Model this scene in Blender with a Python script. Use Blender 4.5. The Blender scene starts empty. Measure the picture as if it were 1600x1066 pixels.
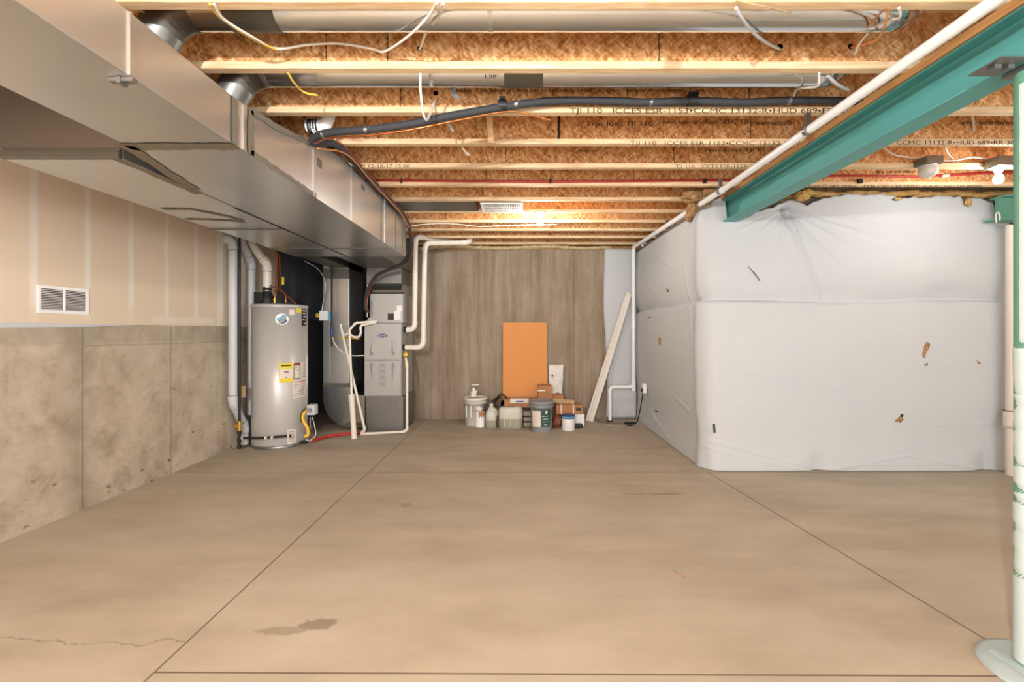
import bpy, math, random
import numpy as np
from mathutils import Vector, Matrix, noise as mnoise
random.seed(7)
PI = math.pi
SC = bpy.context.scene
# ------------------------------------------------------------------ camera, light, exposure
F, CX, CY, H = 700.0, 812.0, 518.0, 1.26
cam = bpy.data.cameras.new('camera'); cam_o = bpy.data.objects.new('camera', cam)
SC.collection.objects.link(cam_o); SC.camera = cam_o
cam.sensor_fit = 'HORIZONTAL'; cam.sensor_width = 36; cam.lens = F/1600*36
cam.shift_x = -(CX-800)/1600; cam.shift_y = -(533-CY)/1600
cam.clip_start = .02
SC.cycles.sample_clamp_indirect = 5
cam_o.location = (0, 0, H); cam_o.rotation_euler = (PI/2, 0, 0)
vs = SC.view_settings
vs.view_transform = 'Standard'; vs.look = 'None'; vs.exposure = 0.0; vs.gamma = 1; vs.use_curve_mapping = False
EXPO = 0.62
vs.exposure = EXPO
BULB_W = 210.0          # emission strength of the bare bulbs
w = bpy.data.worlds.new('world'); SC.world = w; w.use_nodes = True
w.node_tree.nodes['Background'].inputs[0].default_value = (.8, .87, 1, 1)
w.node_tree.nodes['Background'].inputs[1].default_value = .5
def area(name, loc, rot, sx, sy, power, col=(1, 1, 1)):
    l = bpy.data.lights.new(name, 'AREA'); l.shape = 'RECTANGLE'; l.size = sx; l.size_y = sy
    l.energy = power; l.color = col
    o = bpy.data.objects.new(name, l); o.location = loc; o.rotation_euler = rot
    SC.collection.objects.link(o); return o
# unseen fill lamps added behind the camera and at the right to brighten the room
area('fill_behind_camera', (1.0, -3.42, 1.25), (PI/2, 0, 0), 5.0, 2.1, 120, (.86, .94, 1.0))
area('fill_right_side', (4.92, -1.2, 1.5), (PI/2, 0, PI/2), 2.4, 1.3, 60, (.86, .94, 1.0))

# ------------------------------------------------------------------ helpers
def lin(c):
    return tuple(((v/255)/12.92 if v/255 <= .04045 else ((v/255+.055)/1.055)**2.4) for v in c)
def at(x, y, Y):
    return Vector(((x-CX)*Y/F, Y, H-(y-CY)*Y/F))
class NG:
    def __init__(s, name):
        s.m = bpy.data.materials.new(name); s.m.use_nodes = True
        s.t = s.m.node_tree; s.b = s.t.nodes['Principled BSDF']
        s.tc = s.t.nodes.new('ShaderNodeTexCoord')
    def n(s, typ, **kw):
        nd = s.t.nodes.new(typ)
        for k, v in kw.items():
            if k.startswith('_'): setattr(nd, k[1:], v)
            else: s.set(nd.inputs[int(k[1:]) if k[0] == 'i' and k[1:].isdigit() else k.replace('_', ' ')], v)
        return nd
    def set(s, sock, v):
        if isinstance(v, bpy.types.NodeSocket): s.t.links.new(v, sock)
        else:
            if isinstance(v, (tuple, list)) and len(v) == 3 and sock.type == 'RGBA': v = (*v, 1)
            sock.default_value = v
    def mapping(s, scale=(1, 1, 1), rot=(0, 0, 0), src=None):
        nd = s.n('ShaderNodeMapping'); s.set(nd.inputs[0], src or s.tc.outputs['Object'])
        nd.inputs['Scale'].default_value = scale; nd.inputs['Rotation'].default_value = rot
        return nd.outputs[0]
    def noise(s, scale=5, detail=4, rough=.55, vec=None, dist=0):
        nd = s.n('ShaderNodeTexNoise'); s.set(nd.inputs['Vector'], vec or s.tc.outputs['Object'])
        nd.inputs['Scale'].default_value = scale; nd.inputs['Detail'].default_value = detail
        nd.inputs['Roughness'].default_value = rough; nd.inputs['Distortion'].default_value = dist
        return nd.outputs[0]
    def math(s, op, a, b=0.0, c=None, clamp=False):
        nd = s.t.nodes.new('ShaderNodeMath'); nd.operation = op; nd.use_clamp = clamp
        s.set(nd.inputs[0], a); s.set(nd.inputs[1], b)
        if c is not None: s.set(nd.inputs[2], c)
        return nd.outputs[0]
    def ramp(s, fac, stops):
        nd = s.t.nodes.new('ShaderNodeValToRGB'); s.set(nd.inputs[0], fac)
        e = nd.color_ramp.elements
        while len(e) < len(stops): e.new(.5)
        for el, (p, c) in zip(e, stops): el.position = p; el.color = (*c, 1) if len(c) == 3 else c
        return nd.outputs[0]
    def mix(s, fac, a, b, mode='MIX'):
        nd = s.t.nodes.new('ShaderNodeMix'); nd.data_type = 'RGBA'; nd.blend_type = mode
        s.set(nd.inputs[0], fac); s.set(nd.inputs[6], a); s.set(nd.inputs[7], b)
        return nd.outputs[2]
    def sep(s):
        nd = s.n('ShaderNodeSeparateXYZ'); s.set(nd.inputs[0], s.tc.outputs['Object']); return nd.outputs
    def band(s, v, c, hw, soft=.3):
        """1 where |v-c| < hw, soft edge"""
        d = s.math('ABSOLUTE', s.math('SUBTRACT', v, c))
        nd = s.t.nodes.new('ShaderNodeMapRange'); s.set(nd.inputs[0], d)
        nd.inputs[1].default_value = hw*(1+soft); nd.inputs[2].default_value = hw*(1-soft)
        nd.inputs[3].default_value = 0; nd.inputs[4].default_value = 1
        return nd.outputs[0]
    def step(s, v, a, b):
        nd = s.t.nodes.new('ShaderNodeMapRange'); s.set(nd.inputs[0], v)
        nd.inputs[1].default_value = a; nd.inputs[2].default_value = b
        return nd.outputs[0]
    def out(s, col=None, rough=.6, metal=0, bump=None, bstr=.3, bdist=.01, spec=.5, emis=None, estr=0, alpha=None, trans=None):
        if col is not None: s.set(s.b.inputs['Base Color'], col)
        s.set(s.b.inputs['Roughness'], rough); s.set(s.b.inputs['Metallic'], metal)
        s.b.inputs['Specular IOR Level'].default_value = spec
        if bump is not None:
            bn = s.n('ShaderNodeBump'); s.set(bn.inputs['Height'], bump)
            bn.inputs['Strength'].default_value = bstr; bn.inputs['Distance'].default_value = bdist
            s.t.links.new(bn.outputs[0], s.b.inputs['Normal'])
        if emis: s.b.inputs['Emission Color'].default_value = (*emis, 1); s.b.inputs['Emission Strength'].default_value = estr
        if trans is not None: s.b.inputs['Transmission Weight'].default_value = trans
        return s.m
def simple(name, rgb, rough=.5, metal=0, var=.08, scale=12, spec=.5, bstr=.05, trans=None, emis=None, estr=0):
    g = NG(name); c = lin(rgb)
    f = g.noise(scale, 3)
    col = g.mix(f, tuple(v*(1-var) for v in c), tuple(min(1, v*(1+var)) for v in c))
    return g.out(col, rough, metal, bump=f, bstr=bstr, bdist=.004, spec=spec, trans=trans, emis=emis, estr=estr)

# ------------------------------------------------------------------ materials
def mat_floor():
    g = NG('floor_concrete'); X, Y, Z = g.sep()
    n1 = g.noise(.55, 6, .6, g.mapping((.7, 1.7, 1)), .6); n2 = g.noise(2.2, 7, .6, g.mapping((.8, 2.0, 1))); n3 = g.noise(90, 3)
    f = g.math('ADD', g.math('MULTIPLY', n1, .55), g.math('MULTIPLY', n2, .45))
    col = g.ramp(f, [(.30, lin((158, 147, 129))), (.5, lin((181, 171, 152))), (.7, lin((198, 189, 171)))])
    col = g.mix(g.math('MULTIPLY', n3, .18), col, lin((140, 118, 98)))
    # saw-cut control joints
    j = g.band(X, -1.35, .004)
    slope = (1.91-1.68)/(1.79-4.01)
    xr = g.math('SUBTRACT', X, g.math('MULTIPLY', g.math('SUBTRACT', Y, 4.01), slope))
    j2 = g.math('MULTIPLY', g.band(xr, 1.68, .005), g.math('LESS_THAN', Y, 4.02))
    j3 = g.band(Y, 4.01, .0055)
    j4 = g.math('MULTIPLY', g.band(g.math('ADD', Y, g.math('MULTIPLY', X, .006)), 1.648, .004), g.math('GREATER_THAN', X, -1.35))
    jj = g.math('MAXIMUM', g.math('MAXIMUM', j, j2), g.math('MAXIMUM', g.math('MULTIPLY', j3, .7), j4))
    # hairline crack left of the joint
    cr = g.band(g.math('ADD', Y, g.math('MULTIPLY', g.noise(3, 5), .25)), 1.93, .003)
    cr = g.math('MULTIPLY', cr, g.math('MULTIPLY', g.math('LESS_THAN', X, -1.36), .45))
    jj = g.math('MAXIMUM', jj, cr)
    # stain blobs
    def blob(x, y, rx, ry, th=.5):
        dx = g.math('DIVIDE', g.math('SUBTRACT', X, x), rx); dy = g.math('DIVIDE', g.math('SUBTRACT', Y, y), ry)
        d = g.math('ADD', g.math('MULTIPLY', dx, dx), g.math('MULTIPLY', dy, dy))
        d = g.math('ADD', d, g.math('MULTIPLY', g.math('SUBTRACT', g.noise(14, 6, .7), .5), 3.2))
        return g.step(d, 1.0, .55)
    st = g.math('MAXIMUM', blob(-.87, 1.93, .085, .045), g.math('MULTIPLY', blob(-1.0, 1.885, .11, .03), .7))
    st = g.math('MAXIMUM', st, g.math('MULTIPLY', blob(1.12, 3.47, .16, .02), .8))
    st = g.math('MAXIMUM', st, g.math('MULTIPLY', blob(.9, 3.47, .1, .02), .6))
    st = g.math('MAXIMUM', st, g.math('MULTIPLY', blob(-.82, 3.25, .05, .05), .5))
    col = g.mix(g.math('MULTIPLY', st, .62), col, lin((112, 98, 80)))
    col = g.mix(g.math('MULTIPLY', jj, .8), col, lin((92, 74, 58)))
    h = g.math('SUBTRACT', g.math('MULTIPLY', n3, .12), jj)
    return g.out(col, .62, bump=h, bstr=.35, bdist=.006, spec=.35)
def mat_wall_left():
    g = NG('poured_concrete_light'); X, Y, Z = g.sep()
    n1 = g.noise(1.1, 8, .62, None, .8); n2 = g.noise(5.5, 8, .7, None, .4); n3 = g.noise(60, 4, .6)
    f = g.math('ADD', g.math('MULTIPLY', n1, .5), g.math('MULTIPLY', n2, .5))
    col = g.ramp(f, [(.34, lin((146, 132, 112))), (.47, lin((180, 166, 147))), (.58, lin((197, 184, 167))), (.72, lin((212, 201, 186)))])
    st = g.step(g.noise(1.7, 6, .65, g.mapping((1, 1, .6))), .52, .66)
    low = g.step(Z, .75, .0)
    near = g.step(Y, 3.3, 2.3)
    col = g.mix(g.math('MULTIPLY', g.math('MULTIPLY', st, low), g.math('ADD', .15, g.math('MULTIPLY', near, .6))), col, lin((128, 106, 64)))
    # form-panel joints
    jn = g.math('MAXIMUM', g.band(Y, 3.17, .008), g.band(Y, 3.97, .008))
    jn = g.math('MAXIMUM', jn, g.math('MULTIPLY', g.band(g.math('ADD', Z, g.math('MULTIPLY', g.noise(2, 3), .02)), 1.165, .005), g.math('GREATER_THAN', Y, 3.17)))
    jn = g.math('MAXIMUM', jn, g.math('MULTIPLY', g.band(Y, 4.58, .005), .8))
    dk = g.math('MULTIPLY', g.band(Y, 3.13, .09, .9), .3)
    col = g.mix(dk, col, lin((120, 110, 92)))
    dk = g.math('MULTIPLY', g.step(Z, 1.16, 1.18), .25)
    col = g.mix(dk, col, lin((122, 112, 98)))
    col = g.mix(g.math('MULTIPLY', jn, .32), col, lin((100, 90, 74)))
    # bug holes low on the wall
    v = g.n('ShaderNodeTexVoronoi'); g.set(v.inputs['Vector'], g.mapping((1, .55, 1))); v.inputs['Scale'].default_value = 16
    hole = g.step(v.outputs['Distance'], .24, .16)
    reg = g.step(g.math('ADD', g.noise(1.6, 3), g.math('MULTIPLY', g.math('SUBTRACT', .45, Z), .28)), .50, .57)
    reg = g.math('MULTIPLY', reg, g.step(g.noise(9, 2), .5, .58))
    hole = g.math('MULTIPLY', hole, reg)
    col = g.mix(g.math('MULTIPLY', hole, .8), col, lin((84, 66, 48)))
    h = g.math('SUBTRACT', g.math('ADD', g.math('MULTIPLY', n3, .25), g.math('MULTIPLY', n2, .4)), g.math('ADD', hole, g.math('MULTIPLY', jn, .6)))
    return g.out(col, .85, bump=h, bstr=.4, bdist=.008, spec=.2)
def mat_wall_back():
    g = NG('poured_concrete_streaked'); X, Y, Z = g.sep()
    s1 = g.noise(3.2, 6, .65, g.mapping((1.9, 1.9, .16)), .2); s2 = g.noise(11, 6, .7, g.mapping((1.6, 1.6, .12)))
    n = g.noise(2.0, 6, .6); n3 = g.noise(45, 4, .65)
    f = g.math('ADD', g.math('ADD', g.math('MULTIPLY', s1, .4), g.math('MULTIPLY', s2, .25)), g.math('ADD', g.math('MULTIPLY', n, .2), g.math('MULTIPLY', n3, .15)))
    col = g.ramp(f, [(.34, lin((112, 98, 81))), (.47, lin((143, 127, 109))), (.58, lin((163, 149, 131))), (.7, lin((186, 173, 154)))])
    jn = g.math('MAXIMUM', g.band(X, -1.1, .006), g.math('MAXIMUM', g.band(X, .16, .004), g.band(X, .78, .006)))
    col = g.mix(g.math('MULTIPLY', jn, .35), col, lin((92, 80, 64)))
    return g.out(col, .88, bump=f, bstr=.3, bdist=.01, spec=.2)
def mat_drywall():
    g = NG('taped_drywall'); X, Y, Z = g.sep()
    n = g.noise(1.5, 4); n2 = g.noise(120, 2)
    col = g.mix(n, lin((214, 196, 174)), lin((222, 205, 184)))
    k = g.math('MULTIPLY', g.math('SUBTRACT', Y, 2.84), 1/.357)
    fr = g.math('SUBTRACT', k, g.math('ROUND', k))
    wob = g.math('MULTIPLY', g.math('SUBTRACT', g.noise(3, 4), .5), .05)
    m = g.band(g.math('ADD', fr, wob), 0, .062, .45)
    low = g.step(g.math('ADD', Z, g.math('MULTIPLY', g.noise(1.2, 2, .5, g.mapping((1, 1.3, .01))), .3)), 1.50, 1.58)
    m = g.math('MULTIPLY', m, g.math('ADD', g.math('MULTIPLY', low, .75), .22))
    b2 = g.math('MULTIPLY', g.band(Z, 1.36, .03, .4), g.math('GREATER_THAN', Y, 3.75))
    b2 = g.math('MULTIPLY', b2, g.math('LESS_THAN', Y, 4.52))
    m = g.math('MAXIMUM', m, g.math('MULTIPLY', b2, .6))
    b3 = g.band(Y, 4.58, .012, .6)
    m = g.math('MAXIMUM', m, b3)
    col = g.mix(g.math('MULTIPLY', m, .75), col, lin((228, 222, 213)))
    return g.out(col, .9, bump=g.math('ADD', g.math('MULTIPLY', m, .5), g.math('MULTIPLY', n2, .1)), bstr=.15, bdist=.003, spec=.15)
def mat_osb(name='osb', tint=1.0, seed=0.0, a=1.0):
    g = NG(name)
    warp = g.n('ShaderNodeTexNoise'); warp.inputs['Scale'].default_value = 9; g.set(warp.inputs['Vector'], g.tc.outputs['Object'])
    add = g.n('ShaderNodeVectorMath', _operation='MULTIPLY_ADD'); g.set(add.inputs[0], warp.outputs['Color'])
    add.inputs[1].default_value = (.035, .035, .035); g.set(add.inputs[2], g.tc.outputs['Object'])
    def vor(scale, sc, rot):
        v = g.n('ShaderNodeTexVoronoi'); v.inputs['Scale'].default_value = scale
        g.set(v.inputs['Vector'], g.mapping(sc, (0, 0, 0), g.mapping((1, 1, 1), rot, add.outputs[0]))); return v
    v1 = vor(62, (.35, 1, 1.5), (0, .75, 0)); v2 = vor(70, (.35, 1, 1.5), (0, -.6, 0)); v3 = vor(55, (.4, 1, 1.4), (0, 1.9, 0))
    def gray(o):
        q = g.n('ShaderNodeSeparateColor'); g.set(q.inputs[0], o); return q.outputs[0]
    c1 = gray(v1.outputs['Color']); c2 = gray(v2.outputs['Color']); c3 = gray(v3.outputs['Color'])
    f = g.math('ADD', g.math('ADD', g.math('MULTIPLY', c1, .34), g.math('MULTIPLY', c2, .33)), g.math('MULTIPLY', c3, .33))
    big = g.noise(2.2, 3)
    f = g.math('ADD', f, g.math('MULTIPLY', g.math('SUBTRACT', big, .5), .5))
    def t(c): return tuple(min(1, v*tint) for v in lin(c))
    col = g.ramp(f, [(.12, t((150, 98, 56))), (.34, t((196, 138, 84))), (.52, t((216, 160, 106))), (.68, t((230, 182, 130))), (.9, t((244, 214, 170)))])
    return g.out(col, .75, bump=f, bstr=.35, bdist=.004, spec=.25)
def mat_wood(name, c0, c1, rot=(0, 0, 0), sc=(1.2, 14, 14), rough=.7):
    g = NG(name)
    f = g.noise(4, 7, .6, g.mapping(sc, rot), .3); kn = g.step(g.noise(2.4, 2, .4, g.mapping((1, 1, 1))), .70, .76)
    col = g.ramp(f, [(.3, lin(c0)), (.7, lin(c1))])
    col = g.mix(g.math('MULTIPLY', kn, .45), col, lin((130, 84, 44)))
    return g.out(col, rough, bump=f, bstr=.15, bdist=.003, spec=.3)
def mat_galv(name, c=(178, 178, 176), rough=.34, metal=.95, mott=.12, sc=10):
    g = NG(name)
    v = g.n('ShaderNodeTexVoronoi'); v.inputs['Scale'].default_value = 60; g.set(v.inputs['Vector'], g.tc.outputs['Object'])
    q = g.n('ShaderNodeSeparateColor'); g.set(q.inputs[0], v.outputs['Color'])
    n = g.noise(sc*.25, 4, .5)
    f = g.math('ADD', g.math('MULTIPLY', q.outputs[0], .0), n)
    cc = lin(c)
    col = g.mix(f, tuple(x*(1-mott) for x in cc), tuple(min(1, x*(1+mott)) for x in cc))
    r = g.math('ADD', rough-.01, g.math('MULTIPLY', f, .02))
    return g.out(col, r, metal, bump=g.noise(1.1, 1, .4), bstr=.12, bdist=.06)
def mat_blanket():
    g = NG('white_insulation_facing'); n = g.noise(2.0, 3); n2 = g.noise(170, 3, .7); n3 = g.noise(28, 4, .6, g.mapping((.4, 1, 2.0)))
    col = g.mix(n, lin((188, 194, 200)), lin((196, 200, 203)))
    return g.out(col, .62, bump=g.math('ADD', g.math('MULTIPLY', n2, .35), g.math('MULTIPLY', n3, .5)), bstr=.22, bdist=.004, spec=.3)
def mat_fiberglass(name, a, b):
    g = NG(name); f = g.noise(24, 8, .75, g.mapping((1, 1, .5)), 1.5)
    col = g.ramp(f, [(.3, lin(a)), (.65, lin(b))])
    return g.out(col, .95, bump=f, bstr=.9, bdist=.02, spec=.1)
M = {}
M['floor'] = mat_floor(); M['wall_l'] = mat_wall_left(); M['wall_b'] = mat_wall_back(); M['drywall'] = mat_drywall()
M['osb'] = mat_osb('osb_web'); M['subfloor'] = mat_osb('osb_subfloor', .85)
M['flange'] = mat_wood('laminated_flange_wood', (208, 172, 128), (238, 214, 178))
M['plate'] = mat_wood('nailer_wood', (146, 104, 60), (186, 140, 90), sc=(14, 1.2, 14))
M['board'] = mat_wood('spruce_block', (196, 158, 112), (220, 186, 140), sc=(14, 14, 2))
M['galv'] = mat_galv('galvanized_sheet', (206, 207, 206), .30, .88)
M['galv_pipe'] = mat_galv('galvanized_pipe', (208, 214, 220), .17, 1.0)
M['galv_dark'] = mat_galv('galvanized_sheet_dull_shaded', (128, 128, 126), .42, .85)
M['sealant'] = simple('grey_duct_sealant', (122, 114, 100), .7, 0, .15, 30)
M['tape'] = simple('dull_foil_tape', (104, 104, 98), .45, .5, .15, 20)
M['dark'] = simple('dark_line', (38, 30, 24), .8)
M['ink'] = simple('black_ink', (50, 36, 26), .8)
M['teal'] = simple('teal_steel_primer', (84, 160, 158), .48, .0, .10, 5, .5)
M['teal_d'] = simple('green_steel_primer', (96, 154, 134), .5, .0, .12, 6)
M['pvc'] = simple('white_pvc', (232, 226, 214), .35, 0, .02, 6)
M['pvc_w'] = simple('bright_white_pvc', (236, 238, 240), .3, 0, .02, 6)
M['pvc_g'] = simple('light_grey_pvc', (196, 200, 204), .38, 0, .03, 6)
M['primer'] = simple('purple_primer_ring', (94, 78, 104), .5)
M['black'] = simple('black_rubber', (28, 28, 30), .55, 0, .15, 30)
M['foam'] = simple('black_foam_sleeve', (52, 54, 60), .75, 0, .2, 60, bstr=.3)
M['iron'] = simple('black_iron_pipe', (36, 32, 30), .45, .3)
M['brass'] = simple('brass', (196, 160, 74), .35, .8)
M['copper'] = simple('copper', (190, 110, 66), .3, .9)
M['yellow'] = simple('yellow_coating', (232, 184, 52), .45)
M['red'] = simple('red_pex', (176, 44, 46), .4)
M['red2'] = simple('red_hose', (190, 52, 44), .5)
M['tank'] = simple('grey_enamel_tank', (192, 190, 187), .33, .15, .03, 4)
M['cab'] = mat_galv('furnace_paint', (172, 172, 172), .4, .35, .04)
M['white'] = simple('white_enamel', (240, 240, 238), .4, 0, .02)
M['whitepl'] = simple('white_plastic', (226, 222, 212), .45, 0, .04)
M['milky'] = simple('milky_plastic', (198, 196, 184), .35, 0, .05)
M['water'] = simple('grey_liquid_level', (160, 156, 138), .35, 0, .05)
M['blue'] = simple('blue_print', (34, 62, 128), .4)
M['cyan'] = simple('light_blue_print', (96, 170, 206), .4)
M['paper'] = simple('paper_label', (224, 214, 204), .7)
M['ylabel'] = simple('yellow_label', (226, 206, 60), .6)
M['blabel'] = simple('black_label', (30, 28, 28), .5)
M['green'] = simple('dark_green_label', (34, 78, 66), .45)
M['grey_pl'] = simple('grey_plastic', (138, 140, 142), .45)
M['card'] = simple('cardboard_sheet', (216, 148, 84), .8, 0, .05, 30)
M['card2'] = simple('carton_board', (176, 124, 80), .8, 0, .12, 14)
M['tan'] = simple('tan_paper', (186, 156, 116), .8)
M['bagw'] = simple('white_bag', (226, 220, 214), .6, 0, .05)
M['brownbag'] = simple('red_brown_bag', (128, 72, 54), .6, 0, .3, 30)
M['greystone'] = simple('grey_tile_stack', (150, 140, 124), .8, 0, .12, 20)
M['base'] = simple('pale_cement_patch', (176, 194, 198), .7, 0, .10, 14, bstr=.4)
M['coat'] = simple('pale_wall_coating', (196, 214, 216), .7, 0, .04, 8)
M['trimw'] = simple('white_trim_board', (226, 220, 210), .5, 0, .03)
M['duct_shade'] = simple('wall_in_duct_shade', (96, 99, 108), .8, 0, .15, 4)  # dark wall colour stands in for the shade around the ducts
M['sump'] = simple('grey_pit_cover', (146, 137, 122), .6)
M['blanket'] = mat_blanket()
M['fiber'] = mat_fiberglass('brown_fiberglass', (120, 88, 58), (206, 168, 120))
M['fiber2'] = mat_fiberglass('golden_fiberglass', (190, 140, 78), (236, 198, 134))
M['sprayfoam'] = mat_fiberglass('cream_spray_foam', (196, 168, 120), (232, 214, 170))
M['romex_w'] = simple('white_cable', (226, 222, 214), .45)
M['romex_y'] = simple('yellow_cable', (224, 190, 76), .45)
M['romex_o'] = simple('orange_cable', (214, 136, 66), .45)
M['steel'] = simple('zinc_steel', (150, 150, 150), .35, .9)
M['bulb'] = simple('lit_bulb', (255, 240, 220), .4, emis=(1.0, .94, .87), estr=BULB_W)
M['bulb2'] = simple('lit_bulb_added', (255, 240, 220), .4, emis=(1.0, .96, .92), estr=BULB_W*30)  # strong emission for the added bulb behind the camera
M['bulb1'] = simple('lit_bulb_middle', (255, 240, 220), .4, emis=(1.0, .95, .88), estr=BULB_W*2.9)
M['bluetape'] = simple('blue_grey_tape', (96, 116, 138), .5)
M['cloudy'] = simple('unlit_white_globe', (220, 218, 210), .3)
M['wallw'] = simple('painted_wall', (214, 208, 198), .85)
M['grille_in'] = simple('dark_grille_cavity', (66, 52, 50), .8)

# ------------------------------------------------------------------ mesh builder
class MB:
    def __init__(s): s.v = []; s.f = []; s.mi = []; s.sm = []
    def add(s, vs_, fs, smooth=False, mi=0):
        b = len(s.v); s.v += [tuple(v) for v in vs_]
        for f in fs: s.f.append(tuple(b+i for i in f)); s.mi.append(mi); s.sm.append(smooth)
        return s
    def box(s, a, b, mi=0, mat=None):
        x0, y0, z0 = a; x1, y1, z1 = b
        x0, x1 = min(x0, x1), max(x0, x1); y0, y1 = min(y0, y1), max(y0, y1); z0, z1 = min(z0, z1), max(z0, z1)
        vv = [Vector(p) for p in ((x0, y0, z0), (x1, y0, z0), (x1, y1, z0), (x0, y1, z0), (x0, y0, z1), (x1, y0, z1), (x1, y1, z1), (x0, y1, z1))]
        if mat: vv = [mat @ v for v in vv]
        return s.add(vv, [(0, 3, 2, 1), (4, 5, 6, 7), (0, 1, 5, 4), (1, 2, 6, 5), (2, 3, 7, 6), (3, 0, 4, 7)], False, mi)
    def hexa(s, lo, hi, mi=0):
        """lo, hi: four corners each, counter-clockwise seen from above"""
        return s.add(list(lo)+list(hi), [(0, 3, 2, 1), (4, 5, 6, 7), (0, 1, 5, 4), (1, 2, 6, 5), (2, 3, 7, 6), (3, 0, 4, 7)], False, mi)
    def sweep(s, pts, r, seg=12, mi=0, caps=True, smooth=True):
        pts = [Vector(p) for p in pts]; n = len(pts)
        rr = r if isinstance(r, (list, tuple)) else [r]*n
        t0 = (pts[1]-pts[0]).normalized()
        up = Vector((0, 0, 1)) if abs(t0.z) < .9 else Vector((1, 0, 0))
        u = (up-t0*up.dot(t0)).normalized(); vv = []; last = t0
        for i in range(n):
            if i == 0: t = t0
            elif i == n-1: t = (pts[i]-pts[i-1]).normalized()
            else: t = ((pts[i+1]-pts[i]).normalized()+(pts[i]-pts[i-1]).normalized()).normalized()
            q = last.rotation_difference(t); u = (q @ u); u = (u-t*u.dot(t)).normalized(); last = t
            w_ = t.cross(u)
            for k in range(seg):
                a = 2*PI*k/seg; vv.append(pts[i]+(u*math.cos(a)+w_*math.sin(a))*rr[i])
        fs = [(i*seg+k, i*seg+(k+1) % seg, (i+1)*seg+(k+1) % seg, (i+1)*seg+k) for i in range(n-1) for k in range(seg)]
        s.add(vv, fs, smooth, mi)
        if caps:
            s.add(vv[:seg], [tuple(range(seg))[::-1]], False, mi); s.add(vv[-seg:], [tuple(range(seg))], False, mi)
        return s
    def lathe(s, prof, c=(0, 0, 0), seg=32, mi=0, smooth=True, axis='z', ell=1.0):
        vv = []; n = len(prof)
        for (r, z) in prof:
            for k in range(seg):
                a = 2*PI*k/seg; p = (r*math.cos(a), r*math.sin(a)*ell, z)
                if axis == 'y': p = (p[0], z, p[1])
                vv.append((c[0]+p[0], c[1]+p[1], c[2]+p[2]))
        fs = [(i*seg+k, i*seg+(k+1) % seg, (i+1)*seg+(k+1) % seg, (i+1)*seg+k) for i in range(n-1) for k in range(seg)]
        s.add(vv, fs, smooth, mi)
        if prof[0][0] > 1e-4: s.add(vv[:seg], [tuple(range(seg))[::-1]], False, mi)
        if prof[-1][0] > 1e-4: s.add(vv[-seg:], [tuple(range(seg))], False, mi)
        return s
    def prism(s, poly, d0, d1, axis='y', mi=0, smooth=False):
        """poly in the plane across `axis`; (x,z) for y, (y,z) for x, (x,y) for z"""
        def P(p, d): return {'y': (p[0], d, p[1]), 'x': (d, p[0], p[1]), 'z': (p[0], p[1], d)}[axis]
        n = len(poly); vv = [P(p, d0) for p in poly]+[P(p, d1) for p in poly]
        fs = [(i, (i+1) % n, n+(i+1) % n, n+i) for i in range(n)]
        s.add(vv, fs, smooth, mi); s.add(vv[:n], [tuple(range(n))[::-1]], False, mi); s.add(vv[n:], [tuple(range(n))], False, mi)
        return s
    def build(s, name, mat, parent=None, loc=None, bevel=0, fixn=True):
        off = Vector((0, 0, 0))
        if parent is not None:
            p = parent
            while p: off += p.location; p = p.parent
        elif loc is not None: off = Vector(loc)
        me = bpy.data.meshes.new(name)
        me.from_pydata([tuple(Vector(v)-off) for v in s.v], [], s.f)
        for m in (mat if isinstance(mat, (list, tuple)) else [mat]): me.materials.append(m)
        me.polygons.foreach_set('material_index', s.mi); me.polygons.foreach_set('use_smooth', s.sm)
        if fixn:
            import bmesh
            bm = bmesh.new(); bm.from_mesh(me); bmesh.ops.recalc_face_normals(bm, faces=bm.faces); bm.to_mesh(me); bm.free()
        me.update()
        o = bpy.data.objects.new(name, me); SC.collection.objects.link(o)
        if parent is not None: o.parent = parent
        elif loc is not None: o.location = off
        if bevel:
            md = o.modifiers.new('bevel', 'BEVEL'); md.width = bevel; md.segments = 2; md.limit_method = 'ANGLE'
        return o
def thing(name, label, cat, loc, group=None):
    o = bpy.data.objects.new(name, None); SC.collection.objects.link(o); o.location = loc; o.empty_display_size = .1
    return tag(o, label, cat, group)
def tag(o, label, cat, group=None, kind=None):
    o['label'] = label; o['category'] = cat
    if group: o['group'] = group
    if kind: o['kind'] = kind
    return o
def struct(name, mb, mat, **k):
    o = mb.build(name, mat, **k); o['kind'] = 'structure'; return o
def sub(o, label): o['label'] = label; return o
def catmull(pts, n=8):
    P = [Vector(p) for p in pts]; P = [P[0]*2-P[1]]+P+[P[-1]*2-P[-2]]; out = []
    for i in range(1, len(P)-2):
        a, b, c, d = P[i-1:i+3]
        for k in range(n):
            t = k/n
            out.append(.5*((2*b)+(c-a)*t+(2*a-5*b+4*c-d)*t*t+(-a+3*b-3*c+d)*t**3))
    out.append(P[-2]); return out
def arc_pts(a, c, b, R, n=8):
    """fillet at corner c between a and b, bend radius R"""
    u = (a-c).normalized(); v = (b-c).normalized(); ang = u.angle(v)
    d = R/math.tan(ang/2); d = min(d, (a-c).length*.48 if (a-c).length*.48 < d else d, (b-c).length*.98)
    R = d*math.tan(ang/2); s0 = c+u*d; s1 = c+v*d
    ctr = c+(u+v).normalized()*(R/math.sin(ang/2)); out = []
    e0 = (s0-ctr); e1 = (s1-ctr); tot = e0.angle(e1); ax = e0.cross(e1).normalized()
    for k in range(n+1): out.append(ctr+Matrix.Rotation(tot*k/n, 3, ax) @ e0)
    return out
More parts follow.
